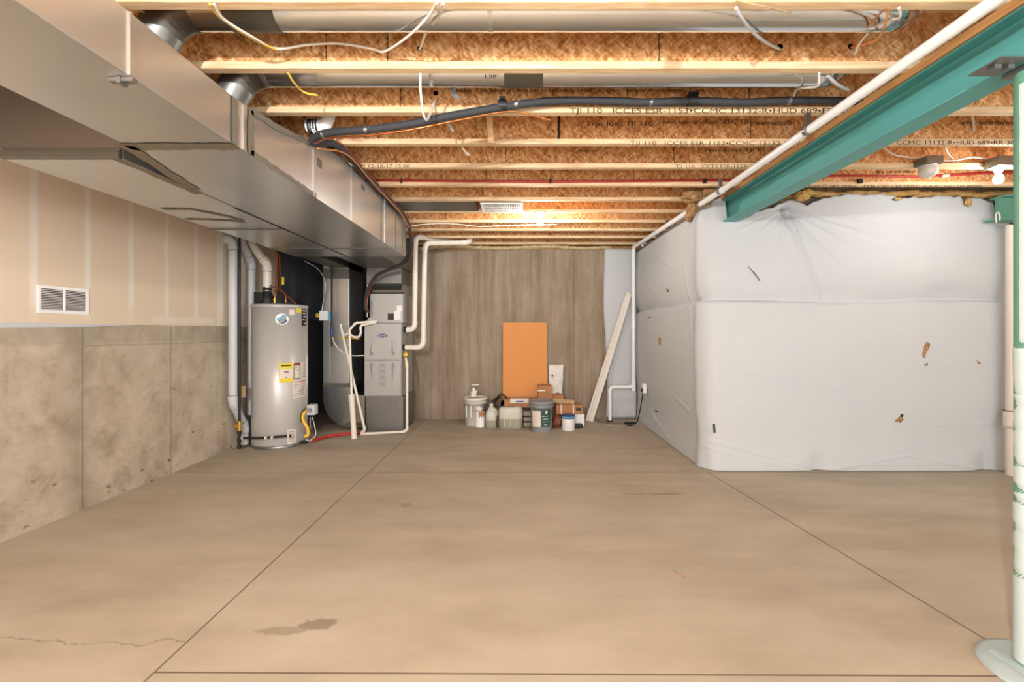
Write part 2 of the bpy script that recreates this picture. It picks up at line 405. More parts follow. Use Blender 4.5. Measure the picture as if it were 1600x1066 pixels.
def plumb(name, label, cat, pts, r, mat, R=None, hub=1.18, group=None, ring=None, hubl=None, extra=None):
    """rigid pipe run: straight lengths are parts named pipe, bends are parts named elbow"""
    pts = [Vector(p) for p in pts]; R = R or r*2.0; hubl = hubl or r*1.1
    lowest = min(pts, key=lambda p: p.z)
    t = thing(name, label, cat, lowest, group)
    arcs = [arc_pts(pts[i-1], pts[i], pts[i+1], R) for i in range(1, len(pts)-1)]
    starts = [pts[0]]+[a[-1] for a in arcs]; ends = [a[0] for a in arcs]+[pts[-1]]
    for a, b in zip(starts, ends):
        if (b-a).length > .01: MB().sweep([a, b], r, 16).build('pipe', mat, t)
    for a in arcs:
        d0 = (a[0]-a[1]).normalized(); d1 = (a[-1]-a[-2]).normalized()
        m = MB().sweep([a[0]+d0*hubl]+a+[a[-1]+d1*hubl], r*1.06, 16)
        m.sweep([a[0]+d0*hubl, a[0]-d0*.002], r*hub, 16); m.sweep([a[-1]+d1*hubl, a[-1]-d1*.002], r*hub, 16)
        e = m.build('elbow', mat, t)
        if ring:
            for q, d in ((a[0]+d0*hubl, d0), (a[-1]+d1*hubl, d1)):
                MB().sweep([q, q+d*.005], r*1.08, 16).build('primer_ring', ring, e)
    for (q0, q1, rr, mm, nm) in (extra or []):
        MB().sweep([Vector(q0), Vector(q1)], rr, 16).build(nm, mm, t)
    return t
def wire(name, label, cat, pts, r, mat, group=None, seg=6, n=7):
    c = catmull(pts, n); o = MB().sweep(c, r, seg).build(name, mat, loc=c[0]); return tag(o, label, cat, group)
def text(s_, size, loc, mat, parent, name='printed_text', sx=1.0, rotz=0, align='LEFT', rot=None):
    cu = bpy.data.curves.new('t', 'FONT'); cu.body = s_; cu.size = size; cu.align_x = align; cu.extrude = 0; cu.resolution_u = 3
    o = bpy.data.objects.new('t', cu); SC.collection.objects.link(o)
    dg = bpy.context.evaluated_depsgraph_get(); dg.update()
    me = bpy.data.meshes.new_from_object(o.evaluated_get(dg)); bpy.data.objects.remove(o); me.name = name
    me.materials.clear(); me.materials.append(mat)
    me.transform((Matrix.Rotation(rotz, 4, 'Z') if rot is None else rot) @ Matrix.Rotation(PI/2, 4, 'X') @ Matrix.Diagonal((sx, 1, 1, 1)))
    off = Vector((0, 0, 0)); p = parent
    while p: off += p.location; p = p.parent
    q = bpy.data.objects.new(name, me); SC.collection.objects.link(q); q.parent = parent; q.location = Vector(loc)-off
    return q

# ------------------------------------------------------------------ room shell
XL, YB, ZJ = -3.09, 6.44, 2.48       # left wall face, back wall face, joist underside
JD = .302; ZS = ZJ+JD
struct('floor', MB().box((-3.4, -3.6, -.1), (5.2, 7.5, 0)), M['floor'])
struct('ceiling', MB().box((-3.4, -3.6, ZS), (5.2, 7.5, ZS+.02)), M['subfloor'])
struct('wall_left', MB().box((XL-.2, -3.6, 0), (XL, 5.66, 1.312)), M['wall_l'])
struct('trim_1', MB().box((XL-.2, -3.6, 1.312), (XL+.008, 5.66, ZS)), M['drywall'])
struct('wall_left_rear', MB().box((XL-.2, 5.66, 0), (XL-.02, 7.5, ZS)), M['duct_shade'])  # this and the recess walls have the duct shade put into their colour
struct('wall_recess', MB().box((XL-.2, 7.3, 0), (-1.6, 7.5, ZS)), M['duct_shade'])
# pale sill flashing that sags out under the near end of the drywall
struct('trim_3', MB().prism([(2.2, 1.3125), (2.2, 1.270), (2.66, 1.283), (3.2, 1.292), (3.6, 1.311), (3.6, 1.3125)], XL, XL+.006, 'x'), M['pvc_g'])
struct('wall_back', MB().box((-1.72, YB, 0), (5.2, YB+.2, 2.438)), M['wall_b'])
struct('trim_4', MB().box((-1.72, YB-.01, 2.438), (1.79, YB+.2, ZJ)), M['plate'])
struct('trim_5', MB().box((-1.72, YB+.14, ZJ), (1.79, YB+.17, ZS)), M['osb'])
struct('wall_recess_side', MB().box((-1.72, YB+.2, 0), (-1.6, 7.5, ZS)), M['duct_shade'])
struct('wall_right', MB().box((1.78, 4.16, 0), (5.2, YB, ZS)), M['wall_b'])
struct('wall_far_right', MB().box((5.0, -3.6, 0), (5.2, 4.2, ZS)), M['wallw'])
struct('wall_front', MB().box((-3.4, -3.7, 0), (5.2, -3.5, ZS)), M['wallw'])

# ------------------------------------------------------------------ floor joists
JS = .4185; J0 = 1.657
ORD = ['second', 'third', 'fourth', 'fifth', 'sixth', 'seventh', 'eighth', 'ninth', 'tenth', 'eleventh', 'twelfth', 'thirteenth']
jlab = {0: 'engineered wood joist at the top edge of the photo, before the upper silver pipe',
        1: 'engineered joist between the two long silver round pipes, brightly lit flakeboard web',
        2: 'engineered joist printed TJI 110 and HUD 689, right under the black foam covered pipe',
        3: 'engineered joist with dark lettering on web, second one beyond the lower silver pipe',
        4: 'engineered joist stamped 12-10-17 15:00 near the ductwork, just before the red tubing',
        5: 'engineered joist that carries the thin red tubing along its web',
        6: 'engineered joist just behind the red tubing, in front of the ceiling register',
        7: 'engineered joist just behind the ceiling register, carrying the middle bare bulb',
        8: 'engineered joist first behind the middle bare bulb, white cable stapled along it',
        9: 'engineered joist third from the concrete back wall, warmly lit',
        10: 'engineered joist second from the concrete back wall',
        11: 'engineered joist nearest the concrete back wall, above the cream foam'}
joints = {0: [], 1: [606, 1030, 510], 2: [626, 980, 1170], 3: [571, 873, 1173, 1350], 4: [520, 790, 1053, 1240], 5: [760, 990], 6: [753, 1343], 7: [697], 8: [697, 870], 9: [], 10: [], 11: []}
FL = .033; FW = .044
def make_joist(k, label):
    Y = J0+JS*k; x1 = 4.98 if Y < 4.1 else 1.775
    t = thing('floor_joist', label, 'joist', ((x1+XL)/2, Y+FW/2, ZJ), 'floor joists overhead')
    MB().box((-3.2, Y, ZJ), (x1, Y+FW, ZJ+FL)).build('bottom_flange', M['flange'], t, bevel=.0025)
    MB().box((-3.2, Y, ZS-FL), (x1, Y+FW, ZS)).build('top_flange', M['flange'], t)
    m = MB().box((-3.2, Y+.017, ZJ+FL), (x1, Y+.027, ZS-FL))
    for jx in joints.get(k, []):
        X = (jx-CX)*(Y+.017)/F; wd = .016 if (k, jx) == (3, 873) else .004
        zz = ZJ+FL
        while zz < ZS-FL-.01:
            dx = random.uniform(-.002, .002)
            m.box((X-wd/2+dx, Y+.0145, zz), (X+wd/2+dx, Y+.0175, zz+.017), 1); zz += .018 if k != 1 else .021
    m.build('web', [M['osb'], M['dark']], t)
    return t
jo = [make_joist(k, jlab[k]) for k in range(12)]
make_joist(-1, 'engineered wood joist above the camera, just out of the top of the photo')
def jtext(k, s_, x0, x1, yc, hpx, web=False, mat=None, nm='printed_text'):
    Y = J0+JS*k+(.0143 if web else -.0008)
    p = at(x0, yc+hpx/2, Y); size = hpx*Y/F/.70
    o = text(s_, size, p, mat or M['ink'], jo[k], nm)
    wdt = max(v.co.x for v in o.data.vertices); o.data.transform(Matrix.Diagonal(((x1-x0)*Y/F/wdt, 1, 1, 1)))
jtext(2, 'TJI 110   ICCES ESR-1153\u2022CCMC 13132-R\u2022HUD 689\u2022FR  38', 890, 1330, 172.8, 8.2)
jtext(3, 'TJI 110   ICCES ESR-1153\u2022CCMC 13132-R\u2022HUD', 985, 1268, 223.6, 6.4)
jtext(3, '38', 1272, 1290, 223.6, 6.4)
jtext(3, 'CCMC 13132-R\u2022HUD 689\u2022RR 38', 1400, 1585, 222.6, 6.4)
jtext(4, 'F 0569 12-10-17 15:00', 541, 640, 259.6, 4.6)
jtext(4, 'TJI 110   ICCES ESR-1153\u2022CCMC', 1055, 1200, 259.8, 4.8)
jtext(5, 'R\u2022HUD 689 PMRR   1536 \u2022 SFI CERTIFIED SOURCING SFI-00008', 1262, 1535, 291.0, 4.2)
jtext(3, ':00', 495, 512, 223.6, 6)
jtext(2, 'bsby Yes Joist', 712, 790, 141, 6.5, True)
jtext(2, 'floor yes to 2x boards by META_Jaber', 806, 965, 141, 5.5, True)
jtext(2, 'www.woodbywy.com', 980, 1100, 140.5, 7, True)
jtext(3, 'Trus Joist TJI 110', 915, 1020, 193, 8, True)
jtext(3, 'joist span ratings SPEC TJI', 1035, 1168, 190, 7, True)
jtext(3, 'www.woodb', 1180, 1237, 191.5, 8, True)
jtext(3, 'www.woodbywy', 1500, 1585, 191, 7, True)
jtext(4, 'Trus Joist TJI II', 1098, 1190, 234.5, 5, True)
jtext(4, '[NER-200]', 905, 935, 236, 4, True)
jtext(5, 'floor joist web stiffener', 1370, 1430, 268, 5, True)
# wooden blocks between joists
wb = MB().hexa([at(763, 223, 2.80), at(772, 223, 2.80), at(772, 223, 2.88), at(763, 223, 2.88)], [at(760, 183, 2.72), at(769, 183, 2.72), at(769, 185, 2.80), at(760, 185, 2.80)])
tag(wb.build('wood_cleat', M['board'], loc=at(767, 223, 2.82)), 'short upright pale wood cleat between joists, under the black foam covered pipe', 'wood block')

# ------------------------------------------------------------------ ducts
ZD = H+.80
def panel_beads(m, face_x, ys, z0, z1):
    for y in ys: m.box((face_x-.002, y-.006, z0), (face_x+.012, y+.006, z1))
t = thing('supply_duct', 'long bare metal trunk duct with its side facing the room, running toward the furnace', 'duct', (-1.45, 3.0, ZD))
# near shallow section
MB().box((-1.69, -.6, ZD), (-1.22, 1.93, ZD+.20)).build('shallow_section', M['galv'], t, bevel=.003)
# transition that rises to the tall section
m = MB(); ys = [1.93, 2.05, 2.25, 2.5, 2.8, 3.15, 3.25]; zt = [.205, .205, .235, .29, .355, .395, .40]
m.prism([(1.93, ZD)]+[(3.25, ZD)]+[(y, ZD+z) for y, z in reversed(list(zip(ys, zt)))], -1.69, -1.22, 'x')
m.add([(-1.69, 1.93, ZD), (-1.69, 3.25, ZD), (-1.83, 2.5, ZD), (-1.83, 3.25, ZD), (-1.69, 1.93, ZD+.3), (-1.69, 3.25, ZD+.3), (-1.83, 2.5, ZD+.3), (-1.83, 3.25, ZD+.3)],
      [(0, 2, 3, 1), (4, 5, 7, 6), (0, 4, 6, 2), (2, 6, 7, 3), (3, 7, 5, 1)])
m.build('transition', M['galv'], t, bevel=.002)
MB().box((-1.83, 3.25, ZD), (-1.22, 4.80, ZD+.40)).build('tall_section', M['galv'], t, bevel=.003)
m = MB()
for y in (.45, 1.40, 1.975, 2.65, 3.25, 4.05): m.box((-1.222, y-.004, ZD+.001), (-1.214, y+.004, ZD+(.2 if y < 2 else .28 if y < 2.7 else .40)-.002))
m.build('drive_cleat', M['galv'], t)
m = MB()
for y in (3.94, 4.40, 4.64): m.box((-1.222, y-.012, ZD+.002), (-1.217, y+.012, ZD+.395))
m.box((-1.225, 3.45, ZD+.30), (-1.217, 3.52, ZD+.34)); m.box((-1.225, 2.70, ZD+.20), (-1.217, 2.76, ZD+.25))
m.build('side_tape', M['tape'], t)
def ragged(m, pts, half, plane, lvl, jit=.012, step=.03):
    """irregular brushed strip along pts (2-D) lying on a plane"""
    P = [Vector(p) for p in pts]; L = []
    for a, b in zip(P[:-1], P[1:]):
        n = max(2, int((b-a).length/step))
        for i in range(n): L.append((a.lerp(b, i/n), (b-a).normalized()))
    L.append((P[-1], (P[-1]-P[-2]).normalized())); vv = []
    for p, d in L:
        nrm = Vector((-d.y, d.x))
        for s_ in (-1, 1):
            q = p+nrm*s_*(half+random.uniform(-jit, jit)*.6)
            vv.append((lvl, q.x, q.y) if plane == 'x' else (q.x, q.y, lvl) if plane == 'z' else (q.x, lvl, q.y))
    n = len(L); m.add(vv, [(2*i, 2*i+1, 2*i+3, 2*i+2) for i in range(n-1)])
    return m
m = MB(); ragged(m, [(1.915, ZD+.002), (1.915, ZD+.2)], .022, 'x', -1.2165, .006); ragged(m, [(2.03, ZD+.002), (2.03, ZD+.205)], .022, 'x', -1.2165, .006)
ragged(m, [(2.03, ZD+.012), (2.68, ZD+.012)], .014, 'x', -1.2165, .008); ragged(m, [(2.03, ZD+.2), (2.3, ZD+.235), (2.62, ZD+.30)], .016, 'x', -1.2165, .008)
m.build('side_sealant', M['sealant'], t, fixn=False)
m = MB(); ragged(m, [(-1.70, 1.935), (-1.22, 1.935)], .034, 'z', ZD-.003, .012); ragged(m, [(-1.69, 1.92), (-1.83, 2.52)], .03, 'z', ZD-.003, .012)
m.build('underside_sealant', M['sealant'], t, fixn=False)
m = MB().box((-1.29, 1.405, ZD-.014), (-1.215, 1.425, ZD-.001)).box((-1.262, 1.40, ZD-.022), (-1.25, 1.43, ZD-.001)); m.build('hanger_clip', M['steel'], t)
t = thing('return_duct', 'wider bare metal duct beside the left wall, its dark end facing the camera', 'duct', (-2.12, 3.4, ZD))
MB().box((-2.40, 2.085, ZD), (-1.848, 4.80, ZD+.38)).build('duct_body', M['galv'], t, bevel=.006)
m = MB().box((-2.40, 2.062, ZD-.002), (-1.848, 2.085, ZD+.035)).box((-2.40, 2.07, ZD+.035), (-1.848, 2.085, ZD+.05)); m.build('end_flange', M['tape'], t, bevel=.004)
m = MB().box((-2.42, 2.075, ZD+.05), (-1.846, 2.084, ZD+.38)); m.build('end_panel', M['galv_dark'], t)  # darker metal paints in the shade on this end of the duct
m = MB(); ragged(m, [(-1.86, 2.06), (-1.86, 2.6)], .022, 'z', ZD-.004); m.build('underside_sealant', M['sealant'], t, fixn=False); m = MB()
ragged(m, [(-2.33, 2.92), (-2.15, 2.92), (-2.03, 3.1), (-2.0, 3.26), (-2.2, 3.2), (-2.37, 3.18)], .02, 'z', ZD-.004, .01)
m.build('underside_sealant', M['sealant'], t, fixn=False)
MB().box((-2.40, 3.47, ZD-.008), (-1.86, 3.50, ZD)).build('cross_seam', M['tape'], t); MB().box((-2.40, 4.30, ZD-.008), (-1.24, 4.32, ZD)).build('cross_seam', M['tape'], t)
m = MB().box((-1.845, 2.9, ZD-.0045), (-1.838, 4.78, ZD)); m.build('long_seam', M['dark'], t)
# plenum above the coil
t = thing('supply_plenum', 'dull metal plenum box between trunk ducts and the furnace coil cabinet', 'duct', (-1.71, 5.45, 1.86))
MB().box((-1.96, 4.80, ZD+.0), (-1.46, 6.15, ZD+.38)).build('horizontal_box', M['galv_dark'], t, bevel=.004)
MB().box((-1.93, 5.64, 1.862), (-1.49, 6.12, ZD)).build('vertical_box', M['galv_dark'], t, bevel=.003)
# return drop with curved boot
t = thing('return_drop', 'tall grey sheet metal return drop with a rounded boot, left of the furnace', 'duct', (-2.33, 5.95, 0))
m = MB().box((-2.50, 5.70, .56), (-2.17, 6.2, ZD+.3)); m.build('riser', M['galv'], t, bevel=.004)
MB().box((-2.505, 5.695, .55), (-2.165, 6.205, .60)).build('collar', M['tape'], t); MB().box((-2.50, 5.69, 1.93), (-2.165, 6.205, ZD+.0)).build('collar', M['tape'], t)
poly = [(-2.17, .55), (-2.50, .55), (-2.505, .42)]
for k in range(9):
    a = PI+PI/2*k/8; poly.append((-2.50+.36+.36*math.cos(a), .40+.36*math.sin(a)))
poly += [(-1.97, .04), (-1.97, .44), (-2.10, .46)]
MB().prism(poly, 5.70, 6.2, 'y').build('boot', M['galv_pipe'], t, bevel=.004)
MB().box((-2.42, 5.698, .62), (-2.415, 5.70, 1.9)).build('stiffening_rib', M['galv'], t)
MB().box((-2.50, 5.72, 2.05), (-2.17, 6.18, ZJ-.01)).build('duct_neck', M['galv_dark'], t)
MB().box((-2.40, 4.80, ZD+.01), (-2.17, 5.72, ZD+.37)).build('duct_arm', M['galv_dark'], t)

# round supply pipes in joist bays
def bay_pipe(label, Y, zc, x0, x1, r, tapes):
    t = thing('round_duct', label, 'duct', ((x0+x1)/2, Y, zc-r), 'round ducts in the joist bays')
    MB().sweep([(x0, Y, zc), (x1, Y, zc)], r, 32).build('pipe', M['galv_pipe'], t)
    a = arc_pts(Vector((x0+.3, Y, zc)), Vector((x0-.10, Y, zc)), Vector((x0-.10-.18, Y, zc-.45)), .17, 5)
    m = MB()
    for i in range(5): m.sweep([a[i], a[i+1]], r*1.02, 32, caps=False, smooth=True)
    m.sweep([a[-1], a[-1]+(a[-1]-a[-2]).normalized()*.10], r*1.02, 32); m.sweep([(x0, Y, zc), a[0]], r*1.02, 32)
    m.build('elbow', M['galv_dark'], t)
    b = arc_pts(Vector((x1-.3, Y, zc)), Vector((x1+.10, Y, zc)), Vector((x1+.10, Y, zc+.4)), .13, 6)
    m = MB()
    for i in range(6): m.sweep([b[i], b[i+1]], r*1.02, 32, caps=False)
    m.sweep([(x1-.02, Y, zc), b[0]], r*1.02, 32); m.sweep([b[-1], b[-1]+Vector((0, 0, .02))], r*1.02, 32)
    m.build('boot_elbow', M['galv_pipe'], t)
    for (xa, xb, mt, nm) in tapes: MB().sweep([(xa, Y, zc), (xb, Y, zc)], r*1.025, 32).build(nm, M[mt], t)
    return t
def px_x(x, Y): return (x-CX)*Y/F
Y1p, Y2p = 1.872, 2.292
t = bay_pipe('upper long silver round duct in the joist bay nearest the camera', Y1p, H+1.34, px_x(300, Y1p), px_x(1395, Y1p), .078,
         [(px_x(361, Y1p), px_x(438, Y1p), 'tape', 'tape_band'), (px_x(763, Y1p), px_x(770, Y1p), 'galv', 'crimp_band'), (px_x(262, Y1p), px_x(304, Y1p), 'tape', 'tape_band')])
t = bay_pipe('lower long silver round duct in second joist bay, grey tape patch near its middle', Y2p, H+1.335, px_x(410, Y2p), px_x(1290, Y2p), .078,
         [(px_x(788, Y2p), px_x(848, Y2p), 'tape', 'tape_patch'), (px_x(402, Y2p), px_x(422, Y2p), 'galv', 'crimp_band')])
text('L58\u00b0', .034, (px_x(757, 2.235), 2.235, H+1.263), M['ink'], t, 'marker_writing', 1.2)
# white dryer-type vent stub with black clamp
t = plumb('vent_stub', 'short white elbow with black ribbed clamp poking from duct under the lower silver pipe', 'pipe', [(-1.28, 2.70, H+1.235), (-1.16, 2.70, H+1.235), (-1.16, 2.70, H+1.34)], .036, M['pvc_w'], .045)
for i in range(4): MB().sweep([(-1.265+i*.016, 2.70, H+1.235), (-1.255+i*.016, 2.70, H+1.235)], .044, 20).build('clamp_ring', M['black'], t)
# ceiling register with flat duct
t = thing('flat_duct', 'flat grey rectangular duct in a far joist bay, feeding the ceiling register', 'duct', (-.9, 4.4, ZJ+.02))
MB().box((-1.3, 4.24, ZJ+.005), (-.42, 4.56, ZJ+.09)).build('duct_body', M['galv_dark'], t, bevel=.003)
t = thing('ceiling_register', 'white louvred ceiling register hanging left of the middle bare bulb', 'vent', (-.17, 4.4, ZJ-.01))
x0, x1, y0, y1 = -.375, .03, 4.235, 4.565
m = MB().box((x0, y0, ZJ-.012), (x1, y0+.02, ZJ-.002)).box((x0, y1-.02, ZJ-.012), (x1, y1, ZJ-.002)).box((x0, y0+.02, ZJ-.012), (x0+.025, y1-.02, ZJ-.002)).box((x1-.025, y0+.02, ZJ-.012), (x1, y1-.02, ZJ-.002))
m.build('frame', M['white'], t, bevel=.002)
m = MB()
for i in range(22):
    X = x0+.03+i*(x1-x0-.06)/21; m.box((X-.002, y0+.02, ZJ-.012), (X+.004, y1-.02, ZJ+.006))
for yy in (4.36, 4.46): m.box((x0+.02, yy-.003, ZJ-.013), (x1-.02, yy+.003, ZJ-.008))
m.build('louvre', M['white'], t)
MB().box((x0+.005, y0+.005, ZJ-.001), (x1-.005, y1-.005, ZJ+.09)).build('collar_box', M['galv_dark'], t)
m = MB().box((x1-.02, y0-.01, ZJ-.002), (x1+.03, y0+.005, ZJ+.05)); m.build('mounting_strap', M['steel'], t)

# ------------------------------------------------------------------ steel beam, nailer, column
XW, HWD = 1.89, .068
t = thing('steel_beam', 'teal painted steel I-beam running overhead at the right side', 'beam', (XW, 1.9, H+.98))
zb, ztp = H+.985, H+1.182
MB().box((XW-HWD, -3.5, ztp-.010), (XW+HWD, 4.30, ztp)).build('top_flange', M['teal'], t, bevel=.002)
MB().box((XW-HWD+.005, -3.5, zb), (XW+HWD-.005, 4.30, zb+.010)).build('bottom_flange', M['teal'], t, bevel=.002)
MB().box((XW-.006, -3.5, zb+.008), (XW+.006, 4.30, ztp-.008)).build('web', M['teal'], t)
tag(MB().box((XW-HWD-.01, -3.5, ztp), (XW+HWD, 4.2, ZJ)).build('nailer_plate', M['plate'], loc=(XW, 1, ztp)), 'brown wooden nailer plate bolted on top of the teal beam', 'board')
t = thing('steel_column', 'green steel column with ragged white coating at the right edge of the photo', 'column', (1.92, 1.73, 0))
CR, cyc = .050, 1.665; cxc = 1.1014*cyc+1.4876*CR
MB().lathe([(CR, .012), (CR, zb-.02)], (cxc, cyc, 0), 48).build('post', M['teal_d'], t)
MB().box((cxc-.056, cyc-.056, zb-.02), (cxc+.056, cyc+.056, zb-.001)).build('cap_plate', M['galv_dark'], t, bevel=.003)
MB().box((cxc-.08, cyc-.08, .013), (cxc+.08, cyc+.08, .022)).build('base_plate', M['base'], t)
sil = math.atan2(-.5, -.6)          # side of the post that faces the middle of the room
vv = []; zz = .03; rows = 0; NA = 14
while zz < 2.20:
    low = zz < 1.15
    a0 = (PI-.80+random.uniform(.0, .75)**1.3) if low else PI-.02+random.uniform(-.03, .03)
    if 1.10 < zz < 1.22 or .55 < zz < .62 or zz < .35: a0 = PI-1.0
    for k in range(NA):
        a = a0+(2*PI-.2-a0)*k/(NA-1); rr_ = CR+(.002 if 0 < k < NA-1 else .0005)
        vv.append((cxc+rr_*math.cos(a), cyc+rr_*math.sin(a), zz))
    rows += 1; zz += random.uniform(.012, .03)
o = MB().add(vv, [(i*NA+k, i*NA+k+1, (i+1)*NA+k+1, (i+1)*NA+k) for i in range(rows-1) for k in range(NA-1)], True).build('coating', M['coat'], t, fixn=False)
sub(o, 'ragged pale white coating')
m = MB().lathe([(.190, 0), (.188, .008), (.17, .012), (.0, .013)], (1.935, 1.64, .0), 48)
tag(m.build('column_footing_patch', M['base'], loc=(1.925, 1.63, 0)), 'round pale blue-grey cement patch around the foot of the right column', 'cement patch')
# bolts / clip under the beam near the column
tag(MB().box((1.72, 1.60, zb-.006), (1.83, 1.72, zb-.001)).box((1.74, 1.64, zb-.02), (1.765, 1.665, zb-.006)).box((1.79, 1.64, zb-.02), (1.812, 1.665, zb-.006)).build('beam_clip', M['galv_dark'], loc=(1.78, 1.66, zb-.02)), 'small grey bolted clip plate under the teal beam at top right', 'bracket')
# second green beam end seen over the insulation on the far right
t = thing('green_beam_end', 'end of a green steel beam poking over the insulation at the far right', 'beam', (4.42, 3.95, H+.97))
MB().box((4.20, 3.93, H+.985), (4.99, 3.96, H+1.17)).build('web', M['teal_d'], t)
MB().box((4.14, 3.88, H+.97), (4.99, 4.0, H+.985)).build('bottom_flange', M['teal_d'], t)
MB().box((4.20, 3.88, H+1.17), (4.99, 4.0, H+1.185)).build('top_flange', M['teal_d'], t)

# ------------------------------------------------------------------ insulation blanket
def seg_d(px, py, ax, ay, bx, by):
    dx, dy = bx-ax, by-ay; L2 = dx*dx+dy*dy
    tt = np.clip(((px-ax)*dx+(py-ay)*dy)/L2, 0, 1)
    return np.hypot(px-(ax+tt*dx), py-(ay+tt*dy)), tt
def blanket():
    RC = .13; XF, YF = 1.665, 4.03
    L1 = 6.40-(YF+RC); La = RC*PI/2; L2 = 4.99-(XF+RC)
    nu, nv = 420, 190
    S = np.linspace(0, L1+La+L2, nu)
    base = np.zeros((nu, 2)); nor = np.zeros((nu, 2))
    for i, s_ in enumerate(S):
        if s_ < L1: base[i] = (XF, 6.40-s_); nor[i] = (-1, 0)
        elif s_ < L1+La:
            a = (s_-L1)/RC; base[i] = (XF+RC-RC*math.cos(a), YF+RC-RC*math.sin(a)); nor[i] = (-math.cos(a), -math.sin(a))
        else: base[i] = (XF+RC+s_-L1-La, YF); nor[i] = (0, -1)
    SF = L1+La-RC      # s where the front face x = XF
    topx = [1100, 1112, 1133, 1136, 1150, 1215, 1240, 1262, 1300, 1340, 1400, 1403, 1440, 1500, 1506, 1530, 1552, 1556, 1560, 1590, 1700]
    topy = [316, 311, 309, 346, 345, 320, 312, 320, 306, 303, 305, 311, 308, 306, 314, 309, 316, 344, 346, 351, 352]
    lS = [0, 1.2, 1.9, 2.05, 2.24]; lZ = [1.125, 1.125, 1.11, 1.06, 1.13]
    ztop = np.zeros(nu)
    for i in range(nu):
        if S[i] < L1: ztop[i] = H+np.interp(S[i], lS, lZ)
        else:
            xp = CX+base[i, 0]*F/base[i, 1]; ztop[i] = H+(CY-np.interp(xp, topx, topy))*base[i, 1]/F+.007*math.sin(i*.31)+.004*math.sin(i*.83)
    V = np.linspace(0, 1, nv)
    SS = np.repeat(S[:, None], nv, 1); ZZ = np.where(V[None, :] < .84, V[None, :]/.84*1.95, 1.95+(V[None, :]-.84)/.16*(ztop[:, None]-1.95))
    XX = SS-SF+XF        # unrolled x on the front face
    D = np.zeros_like(SS)
    cz = H+.276
    D += .045*np.exp(-((ZZ-cz-.30)/.24)**2)*(.6+.4*np.sin(SS*1.9+.4))+.035*np.exp(-((ZZ-cz+.42)/.34)**2)*(.7+.3*np.sin(SS*2.3))
    cr = cz+.012*np.sin(SS*3.1)
    D -= .060*np.where(ZZ > cr, np.exp(-np.abs(ZZ-cr)/.085), np.exp(-np.abs(ZZ-cr)/.010))*(.8+.25*np.sin(SS*2.7+1))
    D -= .02*np.exp(-((ZZ-.28)/.20)**2)*np.clip(ZZ/.1, 0, 1)
    # wrinkles that fan out from where the cloth is pinned beside the beam
    fr = (SS > L1-.1)
    def w3(x, y): return ((x-CX)*YF/F, H+(CY-y)*YF/F)
    P0 = w3(1229, 327)
    fans = [((1284, 471), .020, .016), ((1300, 408), .013, .014), ((1345, 398), .013, .015), ((1368, 372), .010, .015), ((1262, 405), .014, .012), ((1245, 402), .011, .011),
            ((1160, 345), .010, .012), ((1150, 362), .010, .014), ((1175, 375), .009, .012), ((1215, 392), .010, .012), ((1200, 372), .008, .010), ((1385, 355), .007, .014), ((1320, 430), .008, .014), ((1400, 385), .006, .016)]
    for (q, amp, wd) in fans:
        e = w3(*q); d, tt = seg_d(XX, ZZ, P0[0], P0[1], e[0], e[1])
        D += 1.7*fr*amp*np.exp(-(d/(wd*(.5+.8*tt)))**2)*(1-tt*.75)
        D -= 1.7*fr*amp*.5*np.exp(-((d-wd*1.6)/(wd*(.6+.9*tt)))**2)*(1-tt*.75)
    dd = np.hypot(XX-P0[0], ZZ-P0[1]); D -= fr*.06*np.exp(-(dd/.10)**2)
    e = w3(1300, 462); D -= fr*.022*np.exp(-(np.hypot((XX-e[0])*.6, ZZ-e[1])/.09)**2)
    e = w3(1480, 460); D -= fr*.022*np.exp(-(np.hypot((XX-e[0])*.5, ZZ-e[1])/.09)**2)
    for (x, y, a, wd) in ((1280, 735, .04, .09), (1545, 735, .045, .10), (1100, 735, .02, .1)):
        e = w3(x, y); D -= a*np.exp(-(np.hypot(XX-e[0], (ZZ-e[1])*.7)/wd)**2)
    # hem wrinkles
    for (a0, b0, amp) in (((1110, 690), (1275, 733), .007), ((1100, 700), (1270, 738), .007), ((1290, 736), (1420, 712), .007), ((1420, 712), (1540, 735), .007), ((1300, 728), (1530, 722), .004), ((1335, 490), (1410, 494), .004), ((1385, 665), (1600, 664), .003), ((1180, 600), (1310, 608), .003), ((1440, 330), (1590, 340), .005)):
        a_ = w3(*a0); b_ = w3(*b0); d, tt = seg_d(XX, ZZ, *a_, *b_); D += amp*np.exp(-(d/.011)**2)
    # left-face creases
    for (s0, z0, s1, z1, amp) in ((.3, 2.1, 1.2, 1.62, .008), (.9, 2.2, 1.7, 1.9, .007), (1.6, .55, 2.0, .48, .010), (.2, .5, .9, .15, .010), (.5, .25, 1.4, .06, .01), (1.9, 1.9, 2.1, 1.2, .008)):
        d, tt = seg_d(SS, ZZ, s0, z0, s1, z1); D += amp*np.exp(-(d/.016)**2)
    D += .018*np.exp(-((SS-(L1-.02))/.06)**2)
    for i in range(0, nu):
        for j in range(0, nv, 1):
            D[i, j] += .006*mnoise.noise(Vector((S[i]*2.2, ZZ[i, j]*2.2, 3)))+.0022*mnoise.noise(Vector((S[i]*9, ZZ[i, j]*14, 7)))
    D *= np.clip((1-V)[None, :]*14+.35, 0, 1)
    # keep clear of the floor hem
    vv = []
    for i in range(nu):
        for j in range(nv):
            d = D[i, j]; z = ZZ[i, j]+(.004 if j == 0 else 0)
            vv.append((base[i, 0]+nor[i, 0]*d, base[i, 1]+nor[i, 1]*d, z))
    fs = [(i*nv+j, (i+1)*nv+j, (i+1)*nv+j+1, i*nv+j+1) for i in range(nu-1) for j in range(nv-1)]
    m = MB().add(vv, fs, True)
    o = m.build('insulation_blanket', M['blanket'], loc=(1.67, 4.03, 0), fixn=False)
